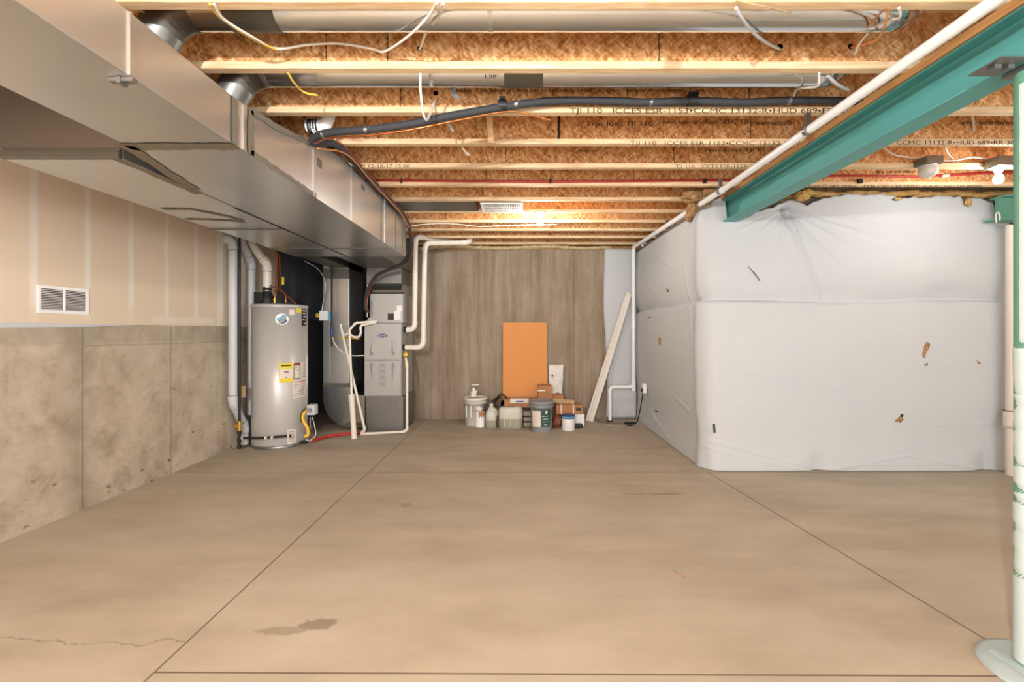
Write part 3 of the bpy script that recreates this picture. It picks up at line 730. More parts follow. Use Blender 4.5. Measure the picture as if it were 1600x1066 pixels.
    md = o.modifiers.new('thick', 'SOLIDIFY'); md.thickness = .006; md.offset = -1
    def surf(xp, yp, left=False):
        if left:
            X = XF-.01; Y = X*F/(xp-CX); i = int(np.argmin(abs(S-(6.40-Y))))
        else: X = (xp-CX)*(YF-.01)/F; Y = YF-.01; i = int(np.argmin(abs(base[:, 0]-X)+10*(S < L1+La*.5)))
        z = H+(CY-yp)*Y/F; j = int(np.argmin(abs(ZZ[i]-z)))
        return Vector(vv[i*nv+j]), Vector((nor[i, 0], nor[i, 1], 0))
    return o, surf
bl, surf = blanket()
tag(bl, 'large white faced insulation blanket wrapping the right foundation corner from floor to joists', 'insulation')
def tear(outl, left=False, mat='fiber', lab=None):
    cx_ = sum(p[0] for p in outl)/len(outl); cy_ = sum(p[1] for p in outl)/len(outl)
    c, nr = surf(cx_, cy_, left); tang = Vector((0, 0, 1)).cross(nr)*-1
    k = c.y/F; vv = []
    for (x, y) in outl:
        if left:
            Yp = (XL*0+c.x)*F/(x-CX); vv.append(Vector((c.x, Yp, H+(CY-y)*Yp/F))+nr*.006)
        else: vv.append(Vector(((x-CX)*k, c.y, H+(CY-y)*k))+nr*.006)
    n = len(vv); ctr = sum(vv, Vector())/n+nr*.014
    m = MB().add(vv+[ctr]+[v-nr*.02 for v in vv], [(i, (i+1) % n, n) for i in range(n)]+[(i, (i+1) % n, n+1+(i+1) % n, n+1+i) for i in range(n)])
    o = m.build('tear', M[mat], bl); sub(o, lab or 'torn spot showing brown fibre'); return o
tear([(1448, 534), (1453, 538), (1450, 546), (1446, 552), (1444, 560), (1441, 556), (1442, 548), (1444, 540)])
tear([(1409, 647), (1411, 656), (1406, 661), (1398, 658)], mat='fiber')
tear([(1408, 647), (1411, 648), (1409, 653), (1406, 651)], mat='dark', lab='dark slit')
tear([(1526, 563), (1530, 566), (1532, 569), (1528, 568)])
tear([(1114, 663), (1117, 662), (1118, 676), (1115, 677)], mat='dark', lab='dark vertical slit')
tear([(1447, 568), (1449, 567), (1448, 572), (1443, 571)], mat='sealant')
tear([(1042, 451), (1045, 452), (1044, 457), (1043, 454)], True)
tear([(1030, 528), (1033, 529), (1033, 540), (1030, 538)], True)
tear([(1013, 496), (1017, 495), (1016, 497)], True, 'dark', 'dark slit')
tear([(1023, 641), (1028, 642), (1027, 644), (1024, 643)], True, 'dark', 'dark slit')
tear([(1168, 416), (1170, 417), (1188, 439), (1186, 438)], mat='sealant', lab='thin diagonal scuff')
# blanket strip on the back wall, beside the bare concrete
nu, nv = 14, 60; vv = []
for i in range(nu):
    for j in range(nv):
        z = .03+(2.44-.03)*j/(nv-1); x0_ = 1.235+.02*math.sin(z*3)+.035*max(0, (z-1.2)/1.2)*-1
        X = x0_+(1.66-x0_)*i/(nu-1); d = .035*math.sin(PI*min(1, i/5)*.5)+.012*mnoise.noise(Vector((X*4, z*3, 1)))
        vv.append((X, YB-.012-d, z))
m = MB().add(vv, [(i*nv+j, (i+1)*nv+j, (i+1)*nv+j+1, i*nv+j+1) for i in range(nu-1) for j in range(nv-1)], True)
o = m.build('insulation_blanket', M['blanket'], loc=(1.45, YB-.03, 0.03), fixn=False)
md = o.modifiers.new('thick', 'SOLIDIFY'); md.thickness = .01; md.offset = 1
tag(o, 'narrow strip of white insulation on the back wall behind the leaning boards', 'insulation')
# fibreglass tufts
def tuft(name, label, blobs, mat, n=3):
    import bmesh
    m = MB()
    for (c, r, sc) in blobs:
        bm = bmesh.new(); bmesh.ops.create_icosphere(bm, subdivisions=n, radius=1)
        vs2 = []
        for v in bm.verts:
            d = 1+.45*mnoise.noise(v.co*1.7+Vector(c)*5)+.25*mnoise.noise(v.co*5+Vector(c)*3)+.12*mnoise.noise(v.co*14)
            vs2.append((c[0]+v.co.x*r*sc[0]*d, c[1]+v.co.y*r*sc[1]*d, c[2]+v.co.z*r*sc[2]*d))
        m.add(vs2, [tuple(v.index for v in f.verts) for f in bm.faces], True); bm.free()
    return tag(m.build(name, mat, loc=blobs[0][0]), label, 'insulation', kind='stuff')
tuft('fiberglass_wad', 'ragged brown fibreglass wad where the white drain pipe meets the insulation corner',
     [(at(1085, 306, 3.95), .07, (1.5, 1, .7)), (at(1100, 312, 3.97), .06, (1, 1, 1.0)), (at(1082, 326, 4.05), .055, (.9, 1, 1.2)), (at(1076, 338, 4.1), .03, (.9, .9, 1.4)), (at(1062, 297, 3.95), .03, (1.8, .6, .35)), (at(1108, 300, 3.9), .05, (1.2, 1, .7))], M['fiber'], 4)
tuft('fiberglass_wad', 'golden fibreglass lump above the pinned blanket, just right of the teal beam', [(at(1253, 306, 3.95), .055, (1.0, .6, .8)), (at(1262, 300, 3.98), .04, (1.2, .6, .8))], M['fiber2'], 4)
tuft('fiberglass_strip', 'ragged golden fibreglass edge showing above the long white blanket on the right',
     [(at(x, 304+2*math.sin(x*.37), 4.1), .05, (2.2, .8, .55)) for x in range(1225, 1600, 22)]+[(at(1513, 315, 4.0), .03, (1, .5, 1.2)), (at(1404, 311, 4.0), .02, (1.5, .5, .6))], M['fiber2'], 3)
tuft('spray_foam', 'cream spray foam along the top of the concrete back wall', [((x, YB-.03+.01*math.sin(x*9), 2.463+.012*math.sin(x*5)), .05, (2.2, .7, .5)) for x in np.arange(-1.6, 1.3, .14)], M['sprayfoam'], 3)

# ------------------------------------------------------------------ drain pipe by the beam, sump pipe
t = plumb('drain_pipe', 'long white plastic drain pipe running beside the teal beam and down the far corner', 'pipe',
      [(1.25, 6.20, .012), (1.25, 6.20, .49), (1.575, 6.20, .49), (1.575, 6.20, H+1.165), (1.60, 4.15, H+1.135), (1.622, 3.6, H+1.13), (1.622, .3, H+1.13)], .0245, M['pvc_w'], .05)
for (y, z) in ((2.51, 1.13), (3.60, 1.13), (4.9, 1.145)):
    MB().sweep([(1.612, y-.012, H+z), (1.612, y+.012, H+z)], .030, 20).box((1.60, y-.01, H+z+.02), (1.625, y+.01, ZJ)).build('pipe_strap', M['steel'], t)
MB().sweep([(1.575, 6.2, 1.3), (1.575, 6.2, 1.38)], .031, 16).build('coupling', M['pvc_w'], t)
MB().sweep([(1.575, 6.2, .44), (1.575, 6.2, .54)], .031, 16).build('tee', M['pvc_w'], t)
t = plumb('drain_stack', 'thick white drain stack against the blanket beside the right column', 'pipe', [(4.31, 3.93, .0), (4.31, 3.93, H+.93)], .036, M['pvc'], .1)
MB().sweep([(4.31, 3.93, .42), (4.31, 3.93, .56)], .05, 20).sweep([(4.31, 3.93, .50), (4.265, 3.90, .42)], .036, 16).build('clean_out', M['pvc'], t)
MB().sweep([(4.31, 3.93, .56), (4.31, 3.93, .568)], .051, 20).build('primer_ring', M['primer'], t)
t = thing('sump_cover', 'flat round grey sump pit cover at the far corner', 'pit cover', (1.30, 6.17, 0))
MB().lathe([(.225, 0), (.225, .016), (.21, .022), (.19, .022), (.185, .016), (0, .016)], (1.30, 6.17, 0), 40).build('lid', M['sump'], t)
MB().lathe([(.04, .014), (.038, .03), (0, .03)], (1.25, 6.20, 0), 16).build('pipe_collar', M['black'], t)
c = catmull([(1.52, 5.98, .03), (1.46, 5.92, .02), (1.40, 5.98, .035), (1.48, 6.03, .02), (1.54, 5.95, .035), (1.45, 5.94, .05), (1.40, 6.0, .03), (1.5, 6.02, .045), (1.56, 5.98, .05), (1.58, 5.9, .2), (1.60, 5.86, .38), (1.612, 5.86, .46)], 8)
tag(MB().sweep(c, .008, 6).build('power_cord', M['black'], loc=(1.5, 5.98, 0)), 'black cord coiled on the floor by the far blanket corner', 'cord')
t = thing('wall_outlet', 'small white electrical outlet on the blanket near the far corner', 'outlet', (1.612, 5.83, .50))
MB().box((1.600, 5.80, .46), (1.645, 5.88, .58)).build('cover_plate', M['white'], t, bevel=.003)
MB().box((1.585, 5.82, .475), (1.600, 5.86, .515)).build('plug', M['black'], t)
# leaning boards
for (dx, lab, w_, yo) in ((0, 'wider white trim board leaning across the far corner, front one of the pair', .075, 0), (-.055, 'thin white trim board leaning behind the wider one in the far corner', .035, .03)):
    b = Vector((.99+dx, 6.25+yo, .0)); tp = Vector((1.545+dx*.5, 6.30+yo*.5, 1.80)); d = (tp-b).normalized(); s_ = d.cross(Vector((0, 1, 0))).normalized()*-1
    s_ = Vector((d.z, 0, -d.x)).normalized(); nrm = Vector((0, 1, 0))
    q = [b-s_*w_/2, b+s_*w_/2]; m = MB()
    p0 = b-s_*w_/2; p1 = b+s_*w_/2; p0.z = max(.002, p0.z); p1.z = max(.002, p1.z)
    m.hexa([p0, p1, p1+nrm*.018, p0+nrm*.018], [tp-s_*w_/2, tp+s_*w_/2, tp+s_*w_/2+nrm*.018, tp-s_*w_/2+nrm*.018])
    if dx == 0:
        e = s_*(w_*.22); m.hexa([p0+e-nrm*.006+d*.01, p0+e*1.6-nrm*.006+d*.01, p0+e*1.6, p0+e], [tp-s_*w_/2+e-nrm*.006, tp-s_*w_/2+e*1.6-nrm*.006, tp-s_*w_/2+e*1.6, tp-s_*w_/2+e])
    tag(m.build('trim_board', M['trimw'], loc=b, bevel=.002), lab, 'board', 'white trim boards in the far corner')

# ------------------------------------------------------------------ wall register on the left wall
t = thing('wall_register', 'white louvred return air grille on the left drywall', 'vent', (XL+.01, 3.05, 1.36))
ya, yb = XL*-F/(CX-55), XL*-F/(CX-136); za, zbb = H+(CY-491.5)*yb/F, H+(CY-448)*yb/F
za, zbb = 1.378, 1.560
xw = XL+.008; fr_ = .022
m = MB().box((xw, ya, za), (xw+.008, yb, za+fr_)).box((xw, ya, zbb-fr_), (xw+.008, yb, zbb)).box((xw, ya, za+fr_), (xw+.008, ya+fr_, zbb-fr_)).box((xw, yb-fr_, za+fr_), (xw+.008, yb, zbb-fr_))
ym = (ya+yb)/2; m.box((xw, ym-.006, za+fr_), (xw+.008, ym+.006, zbb-fr_)); m.build('frame', M['white'], t, bevel=.0015)
m = MB(); n = 13
for i in range(n):
    z = za+fr_+(i+.5)*(zbb-za-2*fr_)/n
    m.hexa([(xw+.001, ya+fr_, z-.001), (xw+.007, ya+fr_, z-.004), (xw+.007, yb-fr_, z-.004), (xw+.001, yb-fr_, z-.001)], [(xw+.001, ya+fr_, z+.001), (xw+.007, ya+fr_, z-.002), (xw+.007, yb-fr_, z-.002), (xw+.001, yb-fr_, z+.001)])
m.build('louvre', M['white'], t)
MB().box((xw-.0005, ya+.01, za+.01), (xw+.0008, yb-.01, zbb-.01)).build('cavity', M['grille_in'], t)

# ------------------------------------------------------------------ water heater
WX, WY, WR, WZ = -2.70, 5.05, .283, 1.555
t = thing('water_heater', 'tall grey cylindrical water heater beside the left wall', 'water heater', (WX, WY, 0))
MB().lathe([(WR-.004, .015), (WR, .02), (WR, WZ-.03), (WR-.002, WZ-.03)], (WX, WY, 0), 64).build('tank', M['tank'], t)
MB().lathe([(WR+.005, WZ-.03), (WR+.005, WZ-.008), (WR-.01, WZ), (0, WZ+.004)], (WX, WY, 0), 64).build('top_cap', M['tank'], t)
MB().lathe([(WR+.006, .0), (WR+.008, .02), (WR+.004, .03), (WR, .032)], (WX, WY, 0), 64).build('base_ring', M['steel'], t)
def cpatch(px0, px1, py0, py1, mat, name, rr=.0015, par=t, poly=None):
    """label bent around the tank, given by where it sits"""
    def ang(px):
        # intersect horizontal ray with the tank
        dx, dy = (px-CX)/F, 1.0; a = dx*dx+dy*dy; b = -2*(dx*WX+dy*WY); c_ = WX*WX+WY*WY-(WR+rr)**2
        D_ = b*b-4*a*c_; D_ = max(D_, 0); s_ = (-b-math.sqrt(D_))/(2*a); return math.atan2(dy*s_-WY, dx*s_-WX), s_
    a0, s0 = ang(px0); a1, s1 = ang(px1); n = 8; vv = []
    z0 = H+(CY-py1)*((s0+s1)/2)/F; z1 = H+(CY-py0)*((s0+s1)/2)/F
    if poly:
        vv = []
        for (u, v) in poly:
            a = a0+(a1-a0)*u; vv.append((WX+(WR+rr)*math.cos(a), WY+(WR+rr)*math.sin(a), z0+(z1-z0)*v))
        m = MB().add(vv, [tuple(range(len(vv)))])
    else:
        for k in range(n+1):
            a = a0+(a1-a0)*k/n
            for z in (z0, z1): vv.append((WX+(WR+rr)*math.cos(a), WY+(WR+rr)*math.sin(a), z))
        m = MB().add(vv, [(2*k, 2*k+2, 2*k+3, 2*k+1) for k in range(n)], True)
    return m.build(name, mat, par, fixn=False)
el = [(.5+.5*math.cos(a), .5+.5*math.sin(a)) for a in np.linspace(0, 2*PI, 24, endpoint=False)]
lg = cpatch(430, 451, 490, 508, M['white'], 'maker_badge', poly=el); sub(lg, 'white oval badge with blue band')
cpatch(432, 449, 492, 501, M['cyan'], 'blue_band', .0025, lg, [(0, .05), (.35, .1), (.95, .75), (1, 1), (.6, .85), (.12, .45)])
cpatch(433, 450, 498, 507, M['blue'], 'dark_band', .0025, lg, [(.05, .55), (.0, .95), (.45, .9), (.2, .6)])
cpatch(437, 449, 499, 506, M['blue'], 'dark_band', .0025, lg, [(.1, .0), (.6, .1), (1, .7), (.85, .95), (.5, .4)])
lb = cpatch(436, 458, 567, 598, M['ylabel'], 'energy_label'); sub(lb, 'yellow and white energy label')
cpatch(437, 457, 577, 591, M['paper'], 'white_field', .0025, lb)
cpatch(439, 455, 570.5, 572.5, M['ink'], 'heading', .0025, lb); cpatch(444, 451, 580.5, 582, M['ink'], 'print_line', .0035, lb); cpatch(445, 449, 589, 590.2, M['ink'], 'print_line', .0035, lb)
lb = cpatch(459, 469, 567, 592, M['ink'], 'warning_label'); cpatch(459.8, 468.2, 571.5, 591, M['paper'], 'white_field', .0025, lb); cpatch(459.8, 468.2, 567.8, 570.5, M['red2'], 'red_heading', .0025, lb)
cpatch(461, 465, 574, 575.5, M['ink'], 'pictogram', .0035, lb, [(0, 0), (1, .6), (1, 1), (0, .5)]); cpatch(464, 467, 577, 580, M['ink'], 'pictogram', .0035, lb, [(0, .8), (1, 0), (1, .4), (.2, 1)])
lb = cpatch(469.6, 478.5, 565, 592, M['paper'], 'white_label'); 
for i in range(7): cpatch(471.5, 477, 570+i*3, 570.9+i*3, M['sealant'], 'print_line', .0025, lb)
lb = cpatch(458, 478.5, 594, 621, M['paper'], 'white_label')
cpatch(460, 477, 596, 597.2, M['red2'], 'print_line', .0025, lb)
for i in range(7): cpatch(460, 476, 600+i*2.8, 600.8+i*2.8, M['sealant'], 'print_line', .0025, lb)
lb = cpatch(471.5, 478.8, 483, 510, M['blabel'], 'black_label')
for (y, a_, b_) in ((485, 472.5, 478), (489, 473, 477), (494, 474, 478), (499, 473, 476), (505, 475, 478)): cpatch(a_, b_, y, y+1.6, M['paper'], 'print_line', .0025, lb)
cpatch(463, 471, 482, 489, M['ylabel'], 'yellow_sticker'); cpatch(452, 460, 484, 492, M['paper'], 'small_sticker')
lb = cpatch(449, 463, 671, 693, M['paper'], 'lower_label')
for i in range(6): cpatch(451, 461, 674+i*3, 674.8+i*3, M['sealant'], 'print_line', .0025, lb)
# blower on the tank top
bx, by = -2.84, 5.04
m = MB().lathe([(.075, WZ), (.08, WZ+.02), (.065, WZ+.10), (.05, WZ+.13), (.048, WZ+.19), (0, WZ+.19)], (bx, by, 0), 28)
m.box((bx-.11, by-.07, WZ), (bx-.02, by+.08, WZ+.14)); m.box((bx+.05, by-.04, WZ), (bx+.12, by+.06, WZ+.07))
m.build('draft_blower', M['black'], t, bevel=.004)
for z in (.155, .185): MB().lathe([(.052, WZ+z), (.054, WZ+z+.004), (.054, WZ+z+.012), (.052, WZ+z+.016)], (bx, by, 0), 28).build('hose_clamp', M['steel'], t)
# gas valve on the right front
ga = at(487, 640, 4.93)
v_ = MB().box((ga.x-.045, ga.y-.03, ga.z-.06), (ga.x+.045, ga.y+.06, ga.z+.055)).build('gas_valve', M['pvc_g'], t, bevel=.01)
MB().lathe([(.026, -.02), (.024, -.005), (0, -.005)], (ga.x, ga.y-.045, ga.z), 20, axis='y').build('control_knob', M['grey_pl'], v_)
MB().sweep(catmull([at(481, 640, 4.95), at(474, 648, 4.90), at(474, 658, 4.88), at(480, 668, 4.88), at(481, 680, 4.86), at(475, 682, 4.84)], 8), .017, 12).build('yellow_gas_connector', M['yellow'], t)
MB().sweep(catmull([at(480, 636, 4.95), at(472, 644, 4.92), at(470, 656, 4.92), at(473, 662, 4.9)], 6), .006, 8).build('black_wire', M['black'], t)
MB().sweep(catmull([at(488, 652, 4.93), at(492, 668, 4.9), at(493, 680, 4.88), at(485, 688, 4.86), at(478, 688, 4.86)], 6), .004, 8).build('pilot_tube', M['whitepl'], t)
MB().sweep([at(485, 652, 4.95), at(484, 680, 4.93)], .008, 8).box(at(481, 664, 4.93), at(487, 672, 4.91)).build('valve_tube', M['steel'], t)
MB().box(at(472, 688, 4.90), at(478, 694, 4.84)).build('drain_valve', M['black'], t)
# vent pipes by the heater
plumb('vent_pipe', 'pale grey vent pipe standing left of the water heater with a jog near the floor', 'pipe',
      [(-3.0, 4.88, .03), (-3.0, 4.88, .23), (-3.0, 4.69, .52), (-3.0, 4.69, H+.965), (-3.085, 4.69, H+.965)], .043, M['pvc_g'], .07, 1.14, 'vent pipes at the water heater', M['primer'])
plumb('vent_pipe', 'pale grey vent pipe half hidden behind the left edge of the water heater', 'pipe',
      [(-3.035, 5.065, .32), (-3.035, 5.065, H+.78), (-3.035, 4.86, H+1.0), (-3.035, 4.80, H+1.10)], .043, M['pvc_g'], .08, 1.14, 'vent pipes at the water heater', M['primer'])
plumb('vent_pipe', 'white vent pipe rising from black blower on the water heater', 'pipe',
      [(bx, by, WZ+.19), (bx, by, H+.75), (bx-.19, by, H+1.00)], .045, M['pvc'], .08, 1.14, 'vent pipes at the water heater', M['primer'])
# black iron gas pipe
t = thing('gas_pipe', 'thin black iron gas pipe in front of the pale vent pipe left of the heater', 'pipe', (-2.94, 4.70, .02))
MB().sweep([(-2.94, 4.70, .03), (-2.94, 4.70, ZJ)], .0135, 12).build('riser', M['iron'], t)
MB().sweep([(-2.94, 4.70, .14), (-2.72, 4.68, .145), (-2.42, 4.74, .155)], .0125, 12).build('branch', M['iron'], t)
m = MB()
for z in (.03, .10, .18): m.sweep([(-2.94, 4.70, z), (-2.94, 4.70, z+.035)], .020, 12)
m.build('fitting', M['iron'], t)
MB().sweep([(-2.94, 4.70, .22), (-2.94, 4.70, .32)], .019, 12).box((-2.975, 4.67, .25), (-2.94, 4.69, .29)).build('brass_valve', M['brass'], t)
m = MB()
for p in ((-2.915, 4.70, .14), (-2.66, 4.682, .146), (-2.60, 4.69, .148), (-2.45, 4.735, .154)): m.sweep([p, (p[0]+.018, p[1]+.001, p[2])], .0175, 12)
m.build('white_thread_ring', M['whitepl'], t)
tag(MB().box(at(373, 603, 4.8), at(379, 622, 4.74)).build('paper_tag', M['tan'], loc=at(376, 622, 4.78)), 'small tan paper tag hanging behind the black gas pipe', 'tag')
# copper lines above the heater
t = thing('copper_pipes', 'pair of copper water lines rising from the top of the heater', 'pipe', at(436, 470, 5.15))
MB().sweep([at(429, 473, 5.0), at(430, 455, 5.0), at(432, 452, 5.02), at(433, 395, 5.02)], .011, 10).build('copper_line', M['copper'], t)
MB().sweep([at(447, 473, 5.2), at(446, 460, 5.2), at(438, 452, 5.2), at(437, 398, 5.2)], .011, 10).build('copper_line', M['copper'], t)
MB().sweep([at(422, 446, 5.0), at(440, 455, 5.0), at(463, 475, 5.02)], .006, 8).build('capillary_line', M['copper'], t)
m = MB().sweep([at(429, 474, 5.0), at(429, 466, 5.0)], .014, 10); m.build('fitting', M['brass'], t)
MB().box(at(441, 433, 5.18), at(443.5, 445, 5.17)).build('yellow_tag', M['ylabel'], t)
# red hose along the floor
wire('red_hose', 'red hose lying on the floor from the water heater toward the furnace', 'hose', [at(489, 684, 5.05)-Vector((0, 0, .035)), (-2.25, 5.3, .022), (-2.05, 5.45, .022), (-1.9, 5.5, .022)], .018, M['red2'], seg=10)

# ------------------------------------------------------------------ furnace
FX0, FX1, FY, FYB = -1.955, -1.485, 5.62, 6.20
t = thing('furnace', 'grey metal gas furnace with a blue oval badge, standing in front of the back wall', 'furnace', ((FX0+FX1)/2, 5.9, 0))
MB().box((FX0+.02, FY+.012, 0), (FX1+.02, FYB, .44)).build('base_box', M['galv_dark'], t, bevel=.003)
MB().box((FX0, FY+.012, .44), (FX1, FYB, 1.364)).build('cabinet', M['cab'], t, bevel=.004)
def door(z0, z1, nm):
    d = MB().box((FX0+.006, FY-.004, z0), (FX1-.006, FY+.014, z1)).build(nm, M['cab'], t, bevel=.006)
    return d
du = door(.905, 1.355, 'upper_door'); dl = door(.45, .895, 'lower_door')
for (dd, zs, zl) in ((du, 1.0, 1.20), (dl, .83, .61)):
    for sx in (-1, 1):
        xc = (FX0+FX1)/2+sx*.135
        m = MB().add([(xc-.022*1, FY-.006, zs), (xc+.022, FY-.006, zs), (xc-sx*.012, FY-.005, zl), (xc, FY-.022, zs), ], [(0, 1, 3), (0, 3, 2), (1, 2, 3), (0, 2, 1)])
        m.build('finger_groove', M['cab'], dd)
        MB().lathe([(.017, -.016), (.019, -.004), (.019, 0)], (xc, FY-.006, zs-(.02 if dd is du else -.02)), 16, axis='y').build('latch_knob', M['grey_pl'], dd)
bd = MB().lathe([(.055, -.008), (.060, -.004), (.060, 0)], (-1.72, FY-.004, 1.205), 32, axis='y', ell=.38).build('oval_badge', M['blue'], du); sub(bd, 'blue oval badge')
text('Carrier', .030, (-1.72, FY-.0135, 1.197), M['white'], bd, 'badge_lettering', 1.1, align='CENTER')
gr = MB()
for i in range(15):
    if i % 4 != 3: gr.box((-1.76, FY-.007, .58+i*.019), (-1.68, FY-.004, .589+i*.019))
gr.build('vent_slots', M['grey_pl'], dl)
MB().box((FX0+.03, FY+.008, .30), (FX0+.045, FY+.012, .36)).box((FX1-.03, FY+.008, .30), (FX1-.015, FY+.012, .36)).build('screw_tab', M['steel'], t)
t = thing('coil_cabinet', 'grey metal coil cabinet sitting on top of the furnace', 'cabinet', (-1.70, 5.9, 1.364))
MB().box((-1.885, FY+.02, 1.366), (-1.470, 6.15, 1.74)).build('case', M['cab'], t, bevel=.003)
MB().prism([(5.66, 1.86), (5.60, 1.775), (5.62, 1.745), (6.15, 1.745), (6.15, 1.86)], -1.87, -1.48, 'x').build('sloped_top', M['galv_pipe'], t, bevel=.003)
MB().box((-1.878, FY+.008, 1.735), (-1.465, FY+.02, 1.755)).build('dark_gap', M['dark'], t)
MB().box(at(606, 490, FY+.012), at(615, 500, FY+.008)).build('dark_port', M['blabel'], t)
MB().box(at(616, 486, FY+.017), at(626, 500, FY+.012)).box(at(620, 478, FY+.018), at(628, 486, FY+.012)).build('paper_label', M['white'], t)
MB().box(at(579, 470, FY), at(583, 496, FY+.02)).build('bracket', M['steel'], t)
MB().prism([(-1.96, 1.366), (-1.885, 1.366), (-1.885, 1.44)], FY+.02, 6.1, 'y').build('drip_pan_lip', M['cab'], t)

# vents at right side of furnace
Yv = 5.75
plumb('furnace_vent', 'white furnace vent from the upper side port, outer bend nearest the ducts', 'pipe',
      [(FX1-.01, Yv, H-(515-CY)*Yv/F), (px_x(648, Yv), Yv, H-(515-CY)*Yv/F), (px_x(649, Yv), Yv, H-(370-CY)*Yv/F), (px_x(705, 6.2), 6.2, H-(376-CY)*6.2/F)], .033, M['pvc'], .075, 1.15, 'vents leaving the right side of the furnace',
      extra=[((FX1-.005, Yv, H-(515-CY)*Yv/F), (FX1+.035, Yv, H-(515-CY)*Yv/F), .038, M['black'], 'rubber_coupling')])
Yw_ = 5.70
plumb('furnace_vent', 'white furnace vent from the lower side port, running right along the joists to an elbow', 'pipe',
      [(FX1-.01, Yw_, H-(543-CY)*Yw_/F), (px_x(661, Yw_), Yw_, H-(543-CY)*Yw_/F), (px_x(664, 5.75), 5.75, H-(380-CY)*5.75/F), (px_x(733, 5.9), 5.9, H-(379-CY)*5.9/F), (px_x(735, 6.1), 6.1, H-(366-CY)*6.1/F)], .033, M['pvc'], .075, 1.15, 'vents leaving the right side of the furnace',
      extra=[((FX1-.005, Yw_, H-(543-CY)*Yw_/F), (FX1+.03, Yw_, H-(543-CY)*Yw_/F), .038, M['black'], 'rubber_coupling')])
# condensate piping
pr = .0125
Yc = 5.52
t = plumb('condensate_pipe', 'white plastic condensate line from coil down into the thick floor standpipe', 'pipe',
      [at(590, 502, 5.60), at(556, 505, Yc), at(546, 515, Yc), at(549.5, 620, 5.4)], .0145, M['pvc'], .03, 1.3)
MB().sweep([at(549, 616, 5.4), at(549.5, 627, 5.4)], .036, 16).build('reducer', M['pvc'], t)
MB().sweep([Vector((at(550, 690, 5.15).x, 5.22, .002)), at(549.5, 622, 5.4)], .031, 16).build('standpipe', M['pvc'], t)
plumb('condensate_pipe', 'white plastic trap loop hanging left of the furnace badge', 'pipe',
      [at(588, 504, 5.60), at(563, 509, Yc), at(564, 520, Yc), at(561, 527, Yc), at(553, 527, Yc), at(545, 521, Yc), at(537, 524, Yc)], .0125, M['pvc'], .03, 1.25)
plumb('condensate_pipe', 'slanting white plastic pipe crossing in front of the return drop down to the floor', 'pipe',
      [at(532, 507, 5.55), at(570, 672, 5.47), at(565, 676, 5.42), Vector((at(565, 682, 5.4).x, 5.40, .012))], .0155, M['pvc'], .03, 1.25)
plumb('condensate_pipe', 'white plastic drain line down the right of the furnace and along the floor', 'pipe',
      [at(634, 560, 5.60), at(636, 570, 5.56), at(636, 672, 5.50), at(630, 675, 5.48), at(568, 678, 5.45)], .0155, M['pvc'], .03, 1.25)
t = thing('gas_cock', 'yellow handled gas valve beside the lower furnace vent', 'valve', at(634, 560, 5.65))
MB().sweep([at(634, 549, 5.68), at(634, 575, 5.68)], .012, 10).build('valve_body', M['yellow'], t)
MB().box(at(631, 552, 5.66), at(637, 557, 5.64)).build('valve_lever', M['yellow'], t)
# gas drop between the drop and heater
t = thing('gas_drop', 'black gas pipe hanging in front of the return drop, blue taped near its end', 'pipe', at(520, 540, 5.6))
MB().sweep([at(518.5, 408, 5.6), at(518, 541, 5.6)], .012, 10).build('pipe', M['iron'], t)
MB().sweep([at(518, 512, 5.6), at(518, 524, 5.6)], .02, 10).build('union', M['blue'], t)
MB().sweep([at(513, 409, 5.6), at(523, 412, 5.6)], .015, 10).build('fitting', M['steel'], t)
MB().sweep(catmull([at(519, 527, 5.6), at(525, 540, 5.58), at(536, 551, 5.58), at(550, 556, 5.58), at(569, 556, 5.62)], 6), .008, 8).build('flexible_line', M['whitepl'], t)
MB().sweep([at(529, 528, 5.65), at(561, 530, 5.62)], .009, 8).build('yellow_line', M['yellow'], t)
# conduit and switch box
t = thing('switch_box', 'white electrical switch box with metal conduit on the return drop', 'electrical box', at(506, 492, 5.66))
MB().box(at(501, 486, 5.68), at(511, 501, 5.64)).build('box', M['white'], t, bevel=.003)
MB().box(at(512.5, 487, 5.69), at(517, 499, 5.67)).build('blue_plate', M['cyan'], t)
MB().sweep(catmull([at(503, 486, 5.66), at(505, 472, 5.66), at(509, 450, 5.64), at(505, 432, 5.62), at(494, 418, 5.6), at(476, 408, 5.55)], 6), .009, 8).build('conduit', M['steel'], t)
MB().sweep([at(512, 502, 5.66), at(518, 530, 5.64)], .004, 6).build('thin_wire', M['steel'], t)
MB().lathe([(.03, -.02), (.028, 0)], at(497, 493, 5.69), 16, axis='y').build('yellow_plug', M['yellow'], t)
tag(MB().sweep([at(461, 400, 6.3), at(461, 476, 6.3)], .011, 8).build('conduit', M['steel'], loc=at(461, 476, 6.3)), 'thin grey upright conduit in the dark behind the water heater', 'pipe')
wire('thermostat_cable', 'white cable rising beside the furnace coil cabinet on its left', 'cable', [at(574, 496, 5.58), at(573, 478, 5.58), at(574, 460, 5.6), at(574, 444, 5.6)], .006, M['romex_w'])

